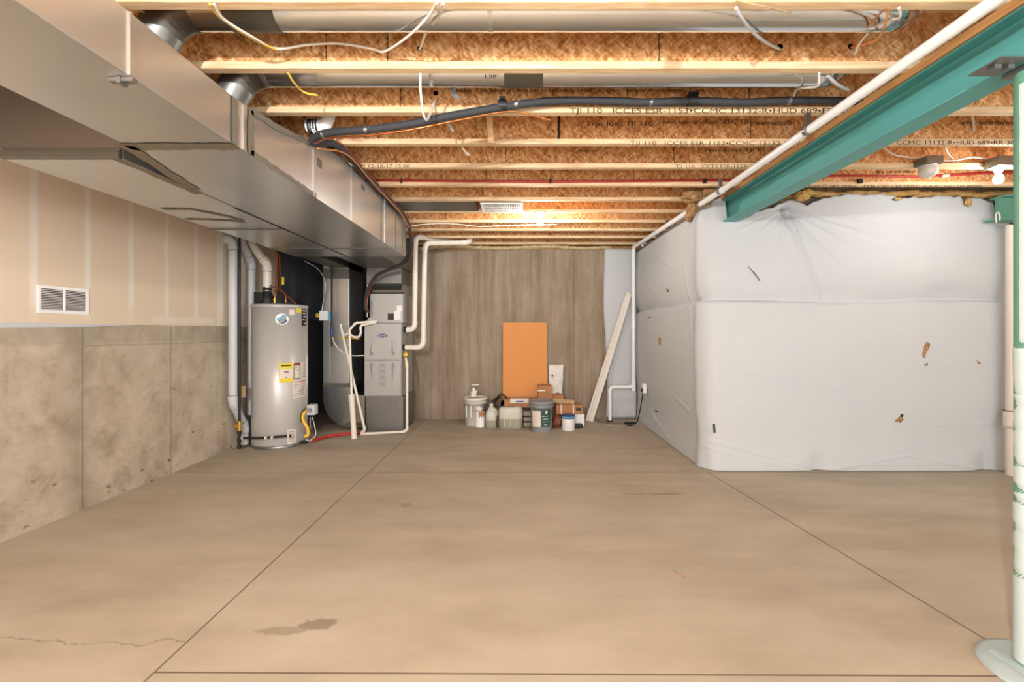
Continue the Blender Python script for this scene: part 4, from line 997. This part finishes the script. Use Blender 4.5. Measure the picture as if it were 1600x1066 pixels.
# ------------------------------------------------------------------ insulated refrigerant line
ls = [at(1345, 158, 2.46), at(1240, 157, 2.44), at(1160, 160, 2.44), at(1085, 158, 2.44), at(1010, 160, 2.44), at(960, 158, 2.44), at(900, 157, 2.44), at(860, 158, 2.44), at(800, 165, 2.42), at(720, 178, 2.42), at(640, 194, 2.42), at(570, 203, 2.44), at(515, 207, 2.50), at(494, 214, 2.56), at(490, 224, 2.64),
      Vector((-1.165, 2.85, ZD+.385)), Vector((-1.185, 3.3, ZD+.405)), Vector((-1.19, 4.2, ZD+.395)), Vector((-1.19, 4.75, ZD+.36)), Vector((-1.2, 4.95, ZD+.16)), Vector((-1.30, 5.10, ZD+.0)), Vector((-1.55, 5.3, ZD-.07)), Vector((-1.75, 5.45, ZD-.13)), Vector((-1.88, 5.53, ZD-.30)), Vector((-1.915, 5.55, ZD-.48)), Vector((-1.90, 5.58, ZD-.56))]
t = thing('refrigerant_line', 'thick black foam covered line under the joists, following the duct down to the furnace coil', 'pipe', ls[8])
MB().sweep(catmull(ls, 8), .020, 14).build('foam_sleeve', M['foam'], t)
cl = [p+Vector((0, -.006, -.035)) for p in ls[8:14]]+[p+Vector((.012, -.02, .022)) for p in ls[14:19]]+[p+Vector((.03, -.02, -.01)) for p in ls[19:]]
MB().sweep(catmull([at(860, 188, 2.44)]+cl, 6), .005, 8).build('bare_copper_line', M['copper'], t)
for (x, y, Y) in ((785, 165, 2.42), (1082, 158, 2.44)):
    MB().box(at(x-5, y-15, Y-.02), at(x+5, y-4, Y+.03)).sweep([at(x-7, y, Y), at(x+7, y, Y)], .028, 14).build('hanger', M['black'], t)
for (x, y, Y) in ((572, 203, 2.44), (806, 163, 2.42), (1016, 160, 2.44), (1232, 157, 2.44), (505, 210, 2.52)):
    MB().sweep([at(x-2, y, Y), at(x+2.5, y, Y)], .0225, 14).sweep([at(x-4, y+1, Y-.02), at(x+6, y-6, Y-.022)], .002, 5).build('foil_tie', M['steel'], t)
wire('orange_cable', 'thin orange cable lying along the top edge of the long trunk duct', 'cable', [at(497, 232, 2.62), Vector((-1.15, 3.0, ZD+.38)), Vector((-1.165, 3.6, ZD+.375)), Vector((-1.165, 4.4, ZD+.355)), Vector((-1.2, 4.95, ZD+.30))], .005, M['romex_o'])

# ------------------------------------------------------------------ red tubing
Y5 = J0+JS*5-.012
t = thing('red_tubing', 'thin red plastic water tubing clipped along a joist across the ceiling', 'pipe', at(850, 283, Y5))
MB().sweep([at(555, 281.5, Y5), at(700, 283, Y5), at(850, 284, Y5), at(1000, 283, Y5), at(1150, 281, Y5), at(1240, 276, Y5), at(1340, 274.5, Y5), at(1440, 276, Y5), at(1550, 270, Y5), at(1640, 268, Y5)], .0095, 10).build('tube', M['red'], t)
for x in (627, 860, 1101, 1344): MB().box(at(x-1.5, 279, Y5-.012), at(x+1.5, 287, Y5+.012)).build('clip', M['dark'], t)
MB().sweep([at(1471, 275, Y5), at(1482, 274.5, Y5)], .013, 10).build('label_sleeve', M['paper'], t)

# ------------------------------------------------------------------ loose cables in the joist bays
wire('white_cable', 'white cable sagging across the bright joist web below the upper silver duct, left part', 'cable', [at(334, 6, 1.64), at(350, 30, 1.72), at(395, 58, 1.85), at(432, 76, 1.98), at(480, 70, 2.04), at(530, 68, 2.05), at(580, 76, 2.04), at(602, 80, 2.02), at(640, 55, 1.85), at(672, 22, 1.72), at(682, 4, 1.64)], .0055, M['romex_w'])
wire('yellow_cable', 'yellow cable hanging with the white one near the duct at top left', 'cable', [at(328, 6, 1.64), at(345, 28, 1.72), at(390, 58, 1.85), at(430, 77, 1.97)], .0055, M['romex_y'])
wire('white_cable', 'white cable dropping into a hole in the bright joist web, left of centre', 'cable', [at(692, 5, 1.64), at(685, 25, 1.75), at(666, 50, 1.95), at(658, 72, 2.075), at(655, 78, 2.09)], .0065, M['romex_w'])
wire('grey_cable', 'grey cable hanging over the upper silver duct into a hole, right of centre', 'cable', [at(1150, 12, 1.64), at(1160, 30, 1.70), at(1178, 52, 1.86), at(1200, 68, 2.0), at(1218, 77, 2.085)], .0065, M['pvc_g'])
wire('yellow_cable', 'short yellow cable drooping over the lower silver duct near the left', 'cable', [at(450, 114, 2.06), at(460, 130, 2.12), at(475, 144, 2.2), at(496, 149, 2.2)], .005, M['romex_y'])
wire('white_cable', 'white cable loop hanging in front of the lower silver duct', 'cable', [at(657, 114, 2.10), at(657, 140, 2.14), at(661, 175, 2.22), at(666, 187, 2.28), at(672, 178, 2.38), at(680, 156, 2.50)], .0065, M['romex_w'])
wire('white_cable', 'white cable bent down near the right end of the upper silver duct', 'cable', [at(1405, 12, 1.66), at(1405, 28, 1.72), at(1385, 32, 1.8), at(1360, 48, 1.9), at(1342, 70, 2.0), at(1336, 84, 2.06), at(1331, 80, 2.08)], .0055, M['romex_w'])
wire('orange_cable', 'orange cable looped beside the bent white cable at the upper duct end', 'cable', [at(1388, 12, 1.68), at(1383, 38, 1.76), at(1370, 62, 1.9), at(1345, 70, 2.0), at(1330, 74, 2.08)], .0045, M['romex_o'])
wire('orange_cable', 'thin orange cable slanting to a web hole near the upper duct end', 'cable', [at(1382, 14, 1.70), at(1358, 40, 1.84), at(1342, 62, 2.0), at(1330, 74, 2.085)], .004, M['romex_o'])
wire('white_cable', 'white cable loop at the right end of the lower silver duct', 'cable', [at(1280, 114, 2.10), at(1278, 134, 2.16), at(1262, 137, 2.25), at(1245, 140, 2.35), at(1240, 150, 2.42)], .0055, M['romex_w'])
wire('grey_cable', 'grey cable slanting down behind the white drain pipe at the top right', 'cable', [at(1293, 118, 2.14), at(1308, 132, 2.2), at(1325, 141, 2.28)], .008, M['pvc_g'])
wire('thin_cable', 'pale thin cable across the top joist, right of centre', 'cable', [at(1150, 1, 1.645), at(1195, 10, 1.65), at(1235, 20, 1.72)], .003, M['tan'])
wire('white_cable', 'white cable running along the joist behind the middle bare bulb', 'cable', [at(636, 354, 4.95), at(670, 350, 4.97), at(710, 350, 4.98), at(750, 354, 4.98), at(800, 352, 4.97), at(870, 351, 4.97)], .006, M['romex_w'])
wire('cable_end', 'short grey cable end poking below the fourth joist, left of centre', 'cable', [at(722, 231, 2.95), at(728, 238, 2.96), at(733, 243, 2.97)], .006, M['romex_w'])
wire('cable_end', 'short grey cable end in the bay right of the wood cleat', 'cable', [at(693, 184, 2.55), at(701, 194, 2.7), at(708, 205, 2.75)], .007, M['pvc_g'])
for (x, y, k, lab) in ((656, 76, 1, 'a'), (1219, 73, 1, 'b'), (1329, 73, 1, 'c'), (681, 146, 2, 'd')):
    Y = J0+JS*k+.0165; p = at(x, y, Y)
    o = MB().lathe([(.013, -.001), (0, -.001)], p, 16, axis='y').build('cable_hole', M['dark'], jo[k])

tag(MB().hexa([at(701, 134, 2.36), at(705, 134, 2.36), at(719, 154, 2.36), at(712, 153, 2.36)], [at(701, 134, 2.362), at(705, 134, 2.362), at(719, 154, 2.362), at(712, 153, 2.362)]).build('tape_strip', M['bluetape'], loc=at(712, 150, 2.36)), 'short blue-grey strip of tape dangling under the lower silver duct', 'tape')
tag(MB().box(at(745, 201, 2.925), at(758, 191, 2.905)).build('wood_cleat', M['board'], loc=at(750, 196, 2.92)), 'small square wood block on the joist web left of the upright cleat', 'wood block')
wire('cable_hook', 'white cable hook poking from the torn blanket corner under the green beam end', 'cable', [at(1557, 348, 3.9), at(1556, 336, 3.88), at(1559, 332, 3.86), at(1562, 337, 3.86), at(1562, 344, 3.88)], .006, M['romex_w'])
# ------------------------------------------------------------------ lamps
def bulb(label, x, Y, z, box=False, lit=True, nm='bare_bulb', mat='bulb'):
    t = thing(nm, label, 'light bulb', (x, Y, z), 'ceiling lamp holders')
    if box: MB().box((x-.06, Y-.06, z+.03), (x+.06, Y+.052, ZJ+.045)).build('junction_box', M['galv_dark'], t, bevel=.004)
    MB().lathe([(.058, z+.045), (.056, z+.032), (.030, z+.022), (.022, z+.0), (0, z)], (x, Y, 0), 28).build('lamp_holder', M['white'], t)
    if lit:
        MB().lathe([(.014, z), (.016, z-.015), (.027, z-.040), (.030, z-.055), (.026, z-.072), (.014, z-.083), (0, z-.086)], (x, Y, 0), 24).build('glass_bulb', M[mat], t)
    else: MB().lathe([(.055, z+.02), (.060, z), (.055, z-.03), (.035, z-.05), (0, z-.055)], (x, Y, 0), 24).build('globe', M['cloudy'], t)
    return t
bulb('lit bare bulb in white holder, in the middle of the ceiling near the back wall', .21, 4.60, ZJ-.05, mat='bulb1')
bulb('lit bare bulb on a metal box at the far right above the insulation', 3.50, 3.275, H+1.165, True)
bulb('unlit lamp on a dark metal box, left of the lit bulb at the right', 2.985, 3.275, H+1.180, True, False, 'unlit_lamp')
bulb('lit bare bulb overhead just above the top of the photo', .25, 1.20, ZJ-.05)
t = bulb('added unseen bulb on a cord behind the camera', -.9, -1.0, H+.875, mat='bulb2')  # unseen bulb and cord, added to throw the duct shadow on the left wall
MB().sweep([(-.9, -1.0, H+.90), (-.9, -1.0, ZS)], .004, 6).build('cord', M['romex_w'], t)
wire('white_cable', 'white cable from the beam to the unlit lamp box', 'cable', [at(1379, 229, 3.25), at(1395, 241, 3.28), at(1420, 246, 3.3), at(1440, 247, 3.32)], .006, M['romex_w'])
wire('white_cable', 'white cable joining the two lamp boxes at the right', 'cable', [at(1463, 250, 3.32), at(1490, 251, 3.31), at(1515, 246, 3.3), at(1535, 247, 3.31), at(1552, 252, 3.32)], .006, M['romex_w'])
wire('white_cable', 'white cable forked up to the joist between two lamp boxes', 'cable', [at(1477, 231, 3.2), at(1483, 242, 3.28), at(1490, 249, 3.3)], .005, M['romex_w'])
wire('cable_end', 'white cable tails hanging below a joist at the upper right', 'cable', [at(1519, 182, 2.9), at(1521, 194, 2.92), at(1521, 204, 2.92)], .008, M['romex_w'])

# ------------------------------------------------------------------ things stored against the back wall
t = thing('cardboard_sheet', 'tall orange-brown cardboard sheet leaning on the back wall', 'cardboard', (.08, 6.34, 0))
m = MB().hexa([(-.235, 6.24, .0), (.395, 6.24, .0), (.395, 6.252, .0), (-.235, 6.252, .0)], [(-.24, 6.42, 1.385), (.39, 6.42, 1.385), (.39, 6.432, 1.385), (-.24, 6.432, 1.385)])
m.build('sheet', M['card'], t)
MB().hexa([(.31, 6.277, .40), (.39, 6.277, .40), (.39, 6.280, .40), (.31, 6.280, .40)], [(.31, 6.283, .45), (.39, 6.283, .45), (.39, 6.286, .45), (.31, 6.286, .45)]).build('white_label', M['paper'], t)
def bucket(name, label, X, Y, r, h, mat, lidm, grp=None):
    t = thing(name, label, 'bucket', (X, Y, 0), grp)
    MB().lathe([(r*.86, 0), (r*.87, .008), (r*.97, h*.80), (r*1.06, h*.80), (r*1.06, h*.83), (r*.99, h*.835), (r*.99, h*.90), (r*1.05, h*.90), (r*1.05, h*.92)], (X, Y, 0), 40).build('body', mat, t)
    MB().lathe([(r*1.06, h*.92), (r*1.09, h*.93), (r*1.09, h*.975), (r*1.05, h), (r*.98, h), (r*.97, h*.985), (0, h*.985)], (X, Y, 0), 40).build('lid', lidm, t)
    return t
def bail(t, X, Y, r, z, top, tilt=.0, mat='steel', grip=True):
    pts = [(X-r*1.07, Y, z)]+[(X-r*1.07*math.cos(a), Y+tilt*math.sin(a), z+(top-z)*math.sin(a)**.8) for a in np.linspace(.15, PI-.15, 13)]+[(X+r*1.07, Y, z)]
    hd = MB().sweep(pts, .003, 6).build('handle', M[mat], t)
    if grip: MB().sweep([(X-.045, Y+tilt, top+.001), (X+.045, Y+tilt, top+.001)], .009, 8).build('grip', M['whitepl'], hd)
bX, bY = px_x(742.5, 6.08), 6.08
t = bucket('plastic_bucket', 'white paint-stained bucket with wire handle, leftmost by the back wall', bX, bY, .15, .37, M['milky'], M['whitepl'])
bail(t, bX, bY, .15, .34, .53, .03)
for i in range(4): MB().box((bX-.11+i*.06, bY-.1465, .12), (bX-.095+i*.06, bY-.12, .27)).build('side_rib', M['whitepl'], t)
t = thing('spray_bottle', 'small white bottle standing on the lid of the leftmost bucket', 'bottle', (bX-.02, bY-.02, .372))
MB().lathe([(.038, .372), (.042, .38), (.042, .43), (.030, .455), (.014, .465), (0, .466)], (bX-.02, bY-.02, 0), 20).build('bottle', M['whitepl'], t)
MB().lathe([(.018, .465), (.018, .495), (0, .497)], (bX-.02, bY-.02, 0), 16).box((bX-.02, bY-.045, .44), (bX+.025, bY-.005, .46)).build('cap', M['white'], t)
X, Y = px_x(750, 5.93), 5.93
t = thing('paint_can', 'white paint can with brown drips in front of the leftmost bucket', 'can', (X, Y, 0))
MB().lathe([(.064, 0), (.067, .004), (.066, .008), (.066, .205), (.069, .212)], (X, Y, 0), 28).build('body', M['white'], t)
MB().lathe([(.069, .212), (.069, .219), (.06, .219), (.058, .214), (0, .214)], (X, Y, 0), 28).build('lid', M['steel'], t)
vv = []; 
for k in range(9):
    a = -PI/2-.2+k*.17; vv += [(X+.0675*math.cos(a), Y+.0675*math.sin(a), .21), (X+.0675*math.cos(a), Y+.0675*math.sin(a), .21-.03-.06*abs(math.sin(k*1.3)))]
MB().add(vv, [(2*k, 2*k+2, 2*k+3, 2*k+1) for k in range(8)]).build('dried_drip', M['card2'], t, fixn=False)
t2 = tag(MB().lathe([(.05, .221), (.055, .23), (.04, .26), (.0, .275)], (X-.015, Y, 0), 12).build('crumpled_rag', M['bagw'], loc=(X, Y, .22)), 'small crumpled white rag on top of the dripped paint can', 'rag')
def jug(label, x, y0, Y, w_, h, lvl, d, neck=.022, handle=True):
    X = px_x(x, Y); hw = w_/2; hd = d/2
    t = thing('plastic_jug', label, 'jug', (X, Y, 0), 'plastic jugs by the back wall')
    def ring(sx, sy, z, n=28, e=4):
        out = []
        for k in range(n):
            a = 2*PI*k/n; c, s_ = math.cos(a), math.sin(a)
            q = (abs(c)**e+abs(s_)**e)**(-1/e); out.append((X+sx*q*c, Y+sy*q*s_, z))
        return out
    def loft(m, rs):
        n = len(rs[0]); vv = sum(rs, []); m.add(vv, [(i*n+k, i*n+(k+1) % n, (i+1)*n+(k+1) % n, (i+1)*n+k) for i in range(len(rs)-1) for k in range(n)], True)
        m.add(rs[0], [tuple(range(n))[::-1]]); m.add(rs[-1], [tuple(range(n))]); return m
    loft(MB(), [ring(hw*.92, hd*.92, .0), ring(hw, hd, .01), ring(hw, hd, lvl)]).build('filled_part', M['water'], t)
    if handle:
        loft(MB(), [ring(hw, hd, lvl), ring(hw, hd, h*.60), ring(hw*.85, hd*.9, h*.72), ring(hw*.5, hd*.5, h*.87), ring(neck, neck, h*.93, e=2), ring(neck, neck, h, e=2)]).build('empty_part', M['milky'], t)
        MB().sweep(catmull([(X+hw*.35, Y-hd*.2, h*.86), (X+hw*.85, Y-hd*.25, h*.78), (X+hw*1.0, Y-hd*.25, h*.62), (X+hw*.9, Y-hd*.25, h*.45)], 6), .013, 10).build('handle', M['milky'], t)
        MB().lathe([(neck*1.15, h), (neck*1.15, h+.014), (0, h+.015)], (X, Y, 0), 16).build('cap', M['white'], t)
    else:
        loft(MB(), [ring(hw, hd, lvl), ring(hw, hd, h*.86), ring(hw*.94, hd*.94, h*.96), ring(hw*.8, hd*.8, h)]).build('empty_part', M['milky'], t)
        MB().box((X-.05, Y-.02, h-.004), (X+.06, Y+.02, h+.004)).build('moulded_handle', M['sealant'], t)
        m = MB()
        for q in (-.5, 0, .5): m.box((X+q*hw-.003, Y-hd*1.005, .03), (X+q*hw+.003, Y-hd*.99, h*.9))
        m.build('side_rib', M['milky'], t)
    return t
jug('small translucent gallon jug half full, beside the dripped paint can', 767.5, 668, 5.90, .145, .29, .10, .145)
jug('large square translucent jug half full, in front of the cardboard sheet', 798, 669, 5.86, .31, .275, .13, .16, handle=False)
t = thing('tape_roll', 'round pale roll lying on its side behind the large jug', 'roll', at(789, 640, 6.05))
MB().lathe([(.055, -.04), (.055, .04), (.02, .04), (.02, -.04), (.055, -.04)], at(789, 630, 6.05), 24, axis='y').build('roll', M['whitepl'], t)
MB().lathe([(.021, -.035), (.0, -.035)], at(789, 630, 6.05), 20, axis='y').build('core', M['milky'], t)
c = catmull([at(768, 628, 6.1), at(776, 622, 6.08), at(784, 616, 6.1), at(793, 624, 6.1), at(798, 630, 6.08), at(790, 640, 6.1), at(778, 636, 6.08), at(772, 630, 6.1), at(782, 620, 6.06)], 8)
tag(MB().sweep(c, .012, 8).build('hose_bundle', M['iron'], loc=at(782, 640, 6.1)), 'dark bundled hose tucked behind the two jugs', 'hose')
# stack of flooring under the jugs
t = thing('flooring_stack', 'brown stack of boards behind the large jug with a white printed wrap', 'boards', (.05, 6.12, 0))
MB().box((px_x(774, 6.1), 6.02, .0), (px_x(832, 6.1), 6.22, .10)).box((px_x(772, 6.1), 6.0, .12), (px_x(838, 6.1), 6.23, .20)).build('lower_boards', M['greystone'], t, bevel=.004)
MB().box((px_x(776, 6.1), 6.02, .10), (px_x(836, 6.1), 6.22, .12)).box((px_x(780, 6.1), 6.01, .20), (px_x(840, 6.1), 6.23, .24)).build('dark_boards', M['iron'], t, bevel=.003)
MB().box((px_x(788, 6.1), 6.0, .28-.04), (px_x(842, 6.1), 6.23, .345)).build('top_board', M['card2'], t, bevel=.004)
MB().box((px_x(797, 6.0), 5.992, .30), (px_x(826, 6.0), 6.12, .352)).build('white_wrap', M['bagw'], t, bevel=.004)
MB().box((px_x(806, 6.0), 5.989, .315), (px_x(818, 6.0), 5.992, .335)).build('blue_print', M['blue'], t)
for i, z in enumerate((.015, .085, .155)):
    tag(MB().box((px_x(818, 5.95), 5.86, z), (px_x(831, 5.95), 5.975, z+.05)).build('brick', M['greystone'], loc=(px_x(824, 5.95), 5.92, z), bevel=.004),
        ['bottom grey brick between the large jug and grey bucket', 'middle grey brick between the large jug and grey bucket', 'top grey brick between the large jug and grey bucket'][i], 'brick', 'bricks beside the grey bucket')
# grey bucket
X, Y = px_x(846, 5.70), 5.70
t = bucket('plastic_bucket', 'grey bucket with a dark green and white label, in the middle of the pile', X, Y, .148, .385, M['grey_pl'], M['grey_pl'])
def bpatch(a0, a1, z0, z1, mat, nm, rr=.002, par=None):
    vv = []
    for k in range(9):
        a = a0+(a1-a0)*k/8
        for z in (z0, z1):
            rb = .148*(.87+(.97-.87)*(z/.308))+rr; vv.append((X+rb*math.cos(a), Y+rb*math.sin(a), z))
    return MB().add(vv, [(2*k, 2*k+2, 2*k+3, 2*k+1) for k in range(8)], True).build(nm, mat, par or t, fixn=False)
bpatch(-PI/2-1.0, -PI/2-.12, .07, .27, M['paper'], 'white_label')
g_ = bpatch(-PI/2-.12, -PI/2+.85, .07, .285, M['green'], 'green_label')
bpatch(-PI/2+.30, -PI/2+.50, .235, .275, M['paper'], 'label_mark', .0035, g_)
for i, (a, b) in enumerate(((.0, .7), (.1, .6), (.05, .65), (.2, .55))): bpatch(-PI/2+a, -PI/2+b, .20-i*.035, .208-i*.035, M['milky'], 'print_line', .0035, g_)
bail(t, X, Y, .148, .345, .50, .04)
# cartons at the right
tag(MB().box((px_x(841, 6.05), 6.02, .0), (px_x(862, 6.05), 6.2, .53)).build('carton', M['card2'], loc=(px_x(851, 6.1), 6.1, 0), bevel=.004), 'upright brown carton directly behind the grey bucket', 'box')
t = tag(MB().sweep([(px_x(863, 6.05), 6.05, .325), (px_x(897, 6.05), 6.05, .30)], .035, 16).build('paper_tube', M['tan'], loc=(px_x(880, 6.05), 6.05, .29)), 'tan paper tube lying across the cartons right of the grey bucket', 'tube')
t = thing('carton', 'strapped orange-brown carton on the white box, right of the grey bucket', 'box', (px_x(890, 5.95), 6.0, .17))
MB().box((px_x(869, 5.92), 5.92, .165), (px_x(911, 5.92), 6.15, .285)).build('box', M['card2'], t, bevel=.004)
for x in (877, 896): MB().box((px_x(x-1, 5.915), 5.914, .163), (px_x(x+1, 5.915), 6.152, .288)).build('pale_strap', M['trimw'], t)
MB().box((px_x(900, 5.915), 5.915, .215), (px_x(908, 5.915), 5.92, .25)).build('dark_label', M['blabel'], t)
tag(MB().box((px_x(880, 5.93), 5.94, .0), (px_x(913.5, 5.93), 6.16, .163)).build('carton', M['white'], loc=(px_x(896, 5.95), 6.0, 0), bevel=.004), 'white box on the floor under the strapped carton', 'box')
m = MB(); 
tuft('rumpled_bag', 'rumpled red-brown bag between grey bucket and the blue-topped can', [((px_x(871, 5.86), 5.86, .085), .075, (.8, .8, 1.0))], M['brownbag'], 4)
bpy.data.objects['rumpled_bag']['kind'] = 'thing'; bpy.data.objects['rumpled_bag']['category'] = 'bag'
X, Y = px_x(888, 5.74), 5.74
t = thing('paint_can', 'white can with a blue band at its top, right of the grey bucket', 'can', (X, Y, 0))
MB().lathe([(.080, 0), (.083, .004), (.082, .15)], (X, Y, 0), 32).build('body', M['white'], t)
MB().lathe([(.0825, .15), (.0825, .19), (.084, .192), (.084, .197), (.07, .197), (0, .194)], (X, Y, 0), 32).build('blue_band', M['blue'], t)
MB().lathe([(.0826, .158), (.0832, .158), (.0832, .178), (.0826, .178)], (X, Y, 0), 32).build('pale_lettering_band', M['cyan'], t)
tag(MB().box((px_x(897, 5.83), 5.82, .0), (px_x(911, 5.83), 5.92, .05)).build('dark_block', M['iron'], loc=(px_x(904, 5.83), 5.86, 0), bevel=.012), 'dark block on the floor right of the blue-topped can', 'block')  # low dark block with rounded edges
# white bag behind
m = MB(); nu, nv = 14, 20; vv = []
for i in range(nu):
    for j in range(nv):
        u = i/(nu-1); v = j/(nv-1); x = 857+24*u-2*(1-v)*u; y = 617-47*v+3*math.sin(u*7)*(1-v)
        p = at(x, y, 6.30+.07*v); th = .035*math.sin(PI*u)*math.sin(PI*min(1, .15+v))+.02*mnoise.noise(Vector((u*5, v*6, 2)))
        p.y -= th; vv.append(p)
m.add(vv, [(i*nv+j, (i+1)*nv+j, (i+1)*nv+j+1, i*nv+j+1) for i in range(nu-1) for j in range(nv-1)], True)
t = m.build('white_sack', M['bagw'], loc=at(868, 617, 6.3), fixn=False); md = t.modifiers.new('t', 'SOLIDIFY'); md.thickness = .02
tag(t, 'crumpled white sack standing against the wall right of the cardboard sheet', 'bag')
MB().lathe([(.012, -.002), (0, -.002)], at(863, 587, 6.28), 10, axis='y').build('dark_spot', M['dark'], t)
tag(MB().box((px_x(858, 6.2), 6.14, .0), (px_x(880, 6.2), 6.36, .385)).build('carton', M['card2'], loc=(px_x(868, 6.2), 6.25, 0), bevel=.004), 'brown carton against the back wall that carries the white sack', 'box')
# floor debris
tag(MB().hexa([at(686, 905, 1.605), at(694, 905, 1.605), at(694, 903, 1.612), at(686, 903, 1.612)], [p+Vector((0, 0, .004)) for p in (at(686, 905, 1.605), at(694, 905, 1.605), at(694, 903, 1.612), at(686, 903, 1.612))]).build('wood_chip', M['card2'], loc=at(690, 904, 1.60)), 'tiny brown wood chip on the floor, left of centre', 'wood chip')
p0, p1 = Vector((px_x(1051, 1.64), 1.64, .003)), Vector((px_x(1071, 1.59), 1.59, .003))
p0 = Vector(((1051-CX)*1.26/(893-CY), 1.26*F/(893-CY), .003)); p1 = Vector(((1071-CX)*1.26/(904-CY), 1.26*F/(904-CY), .003))
for q in bpy.data.objects:
    if q.name == 'wood_chip': q.location = Vector(((690-CX)*1.26/(904-CY), 1.26*F/(904-CY), .0))
tag(MB().sweep([p0, (p0+p1)/2+Vector((0, .004, 0)), p1], .0025, 5).build('splinter', M['card2'], loc=p0), 'thin tan splinter lying on the floor, right of centre', 'wood splinter')
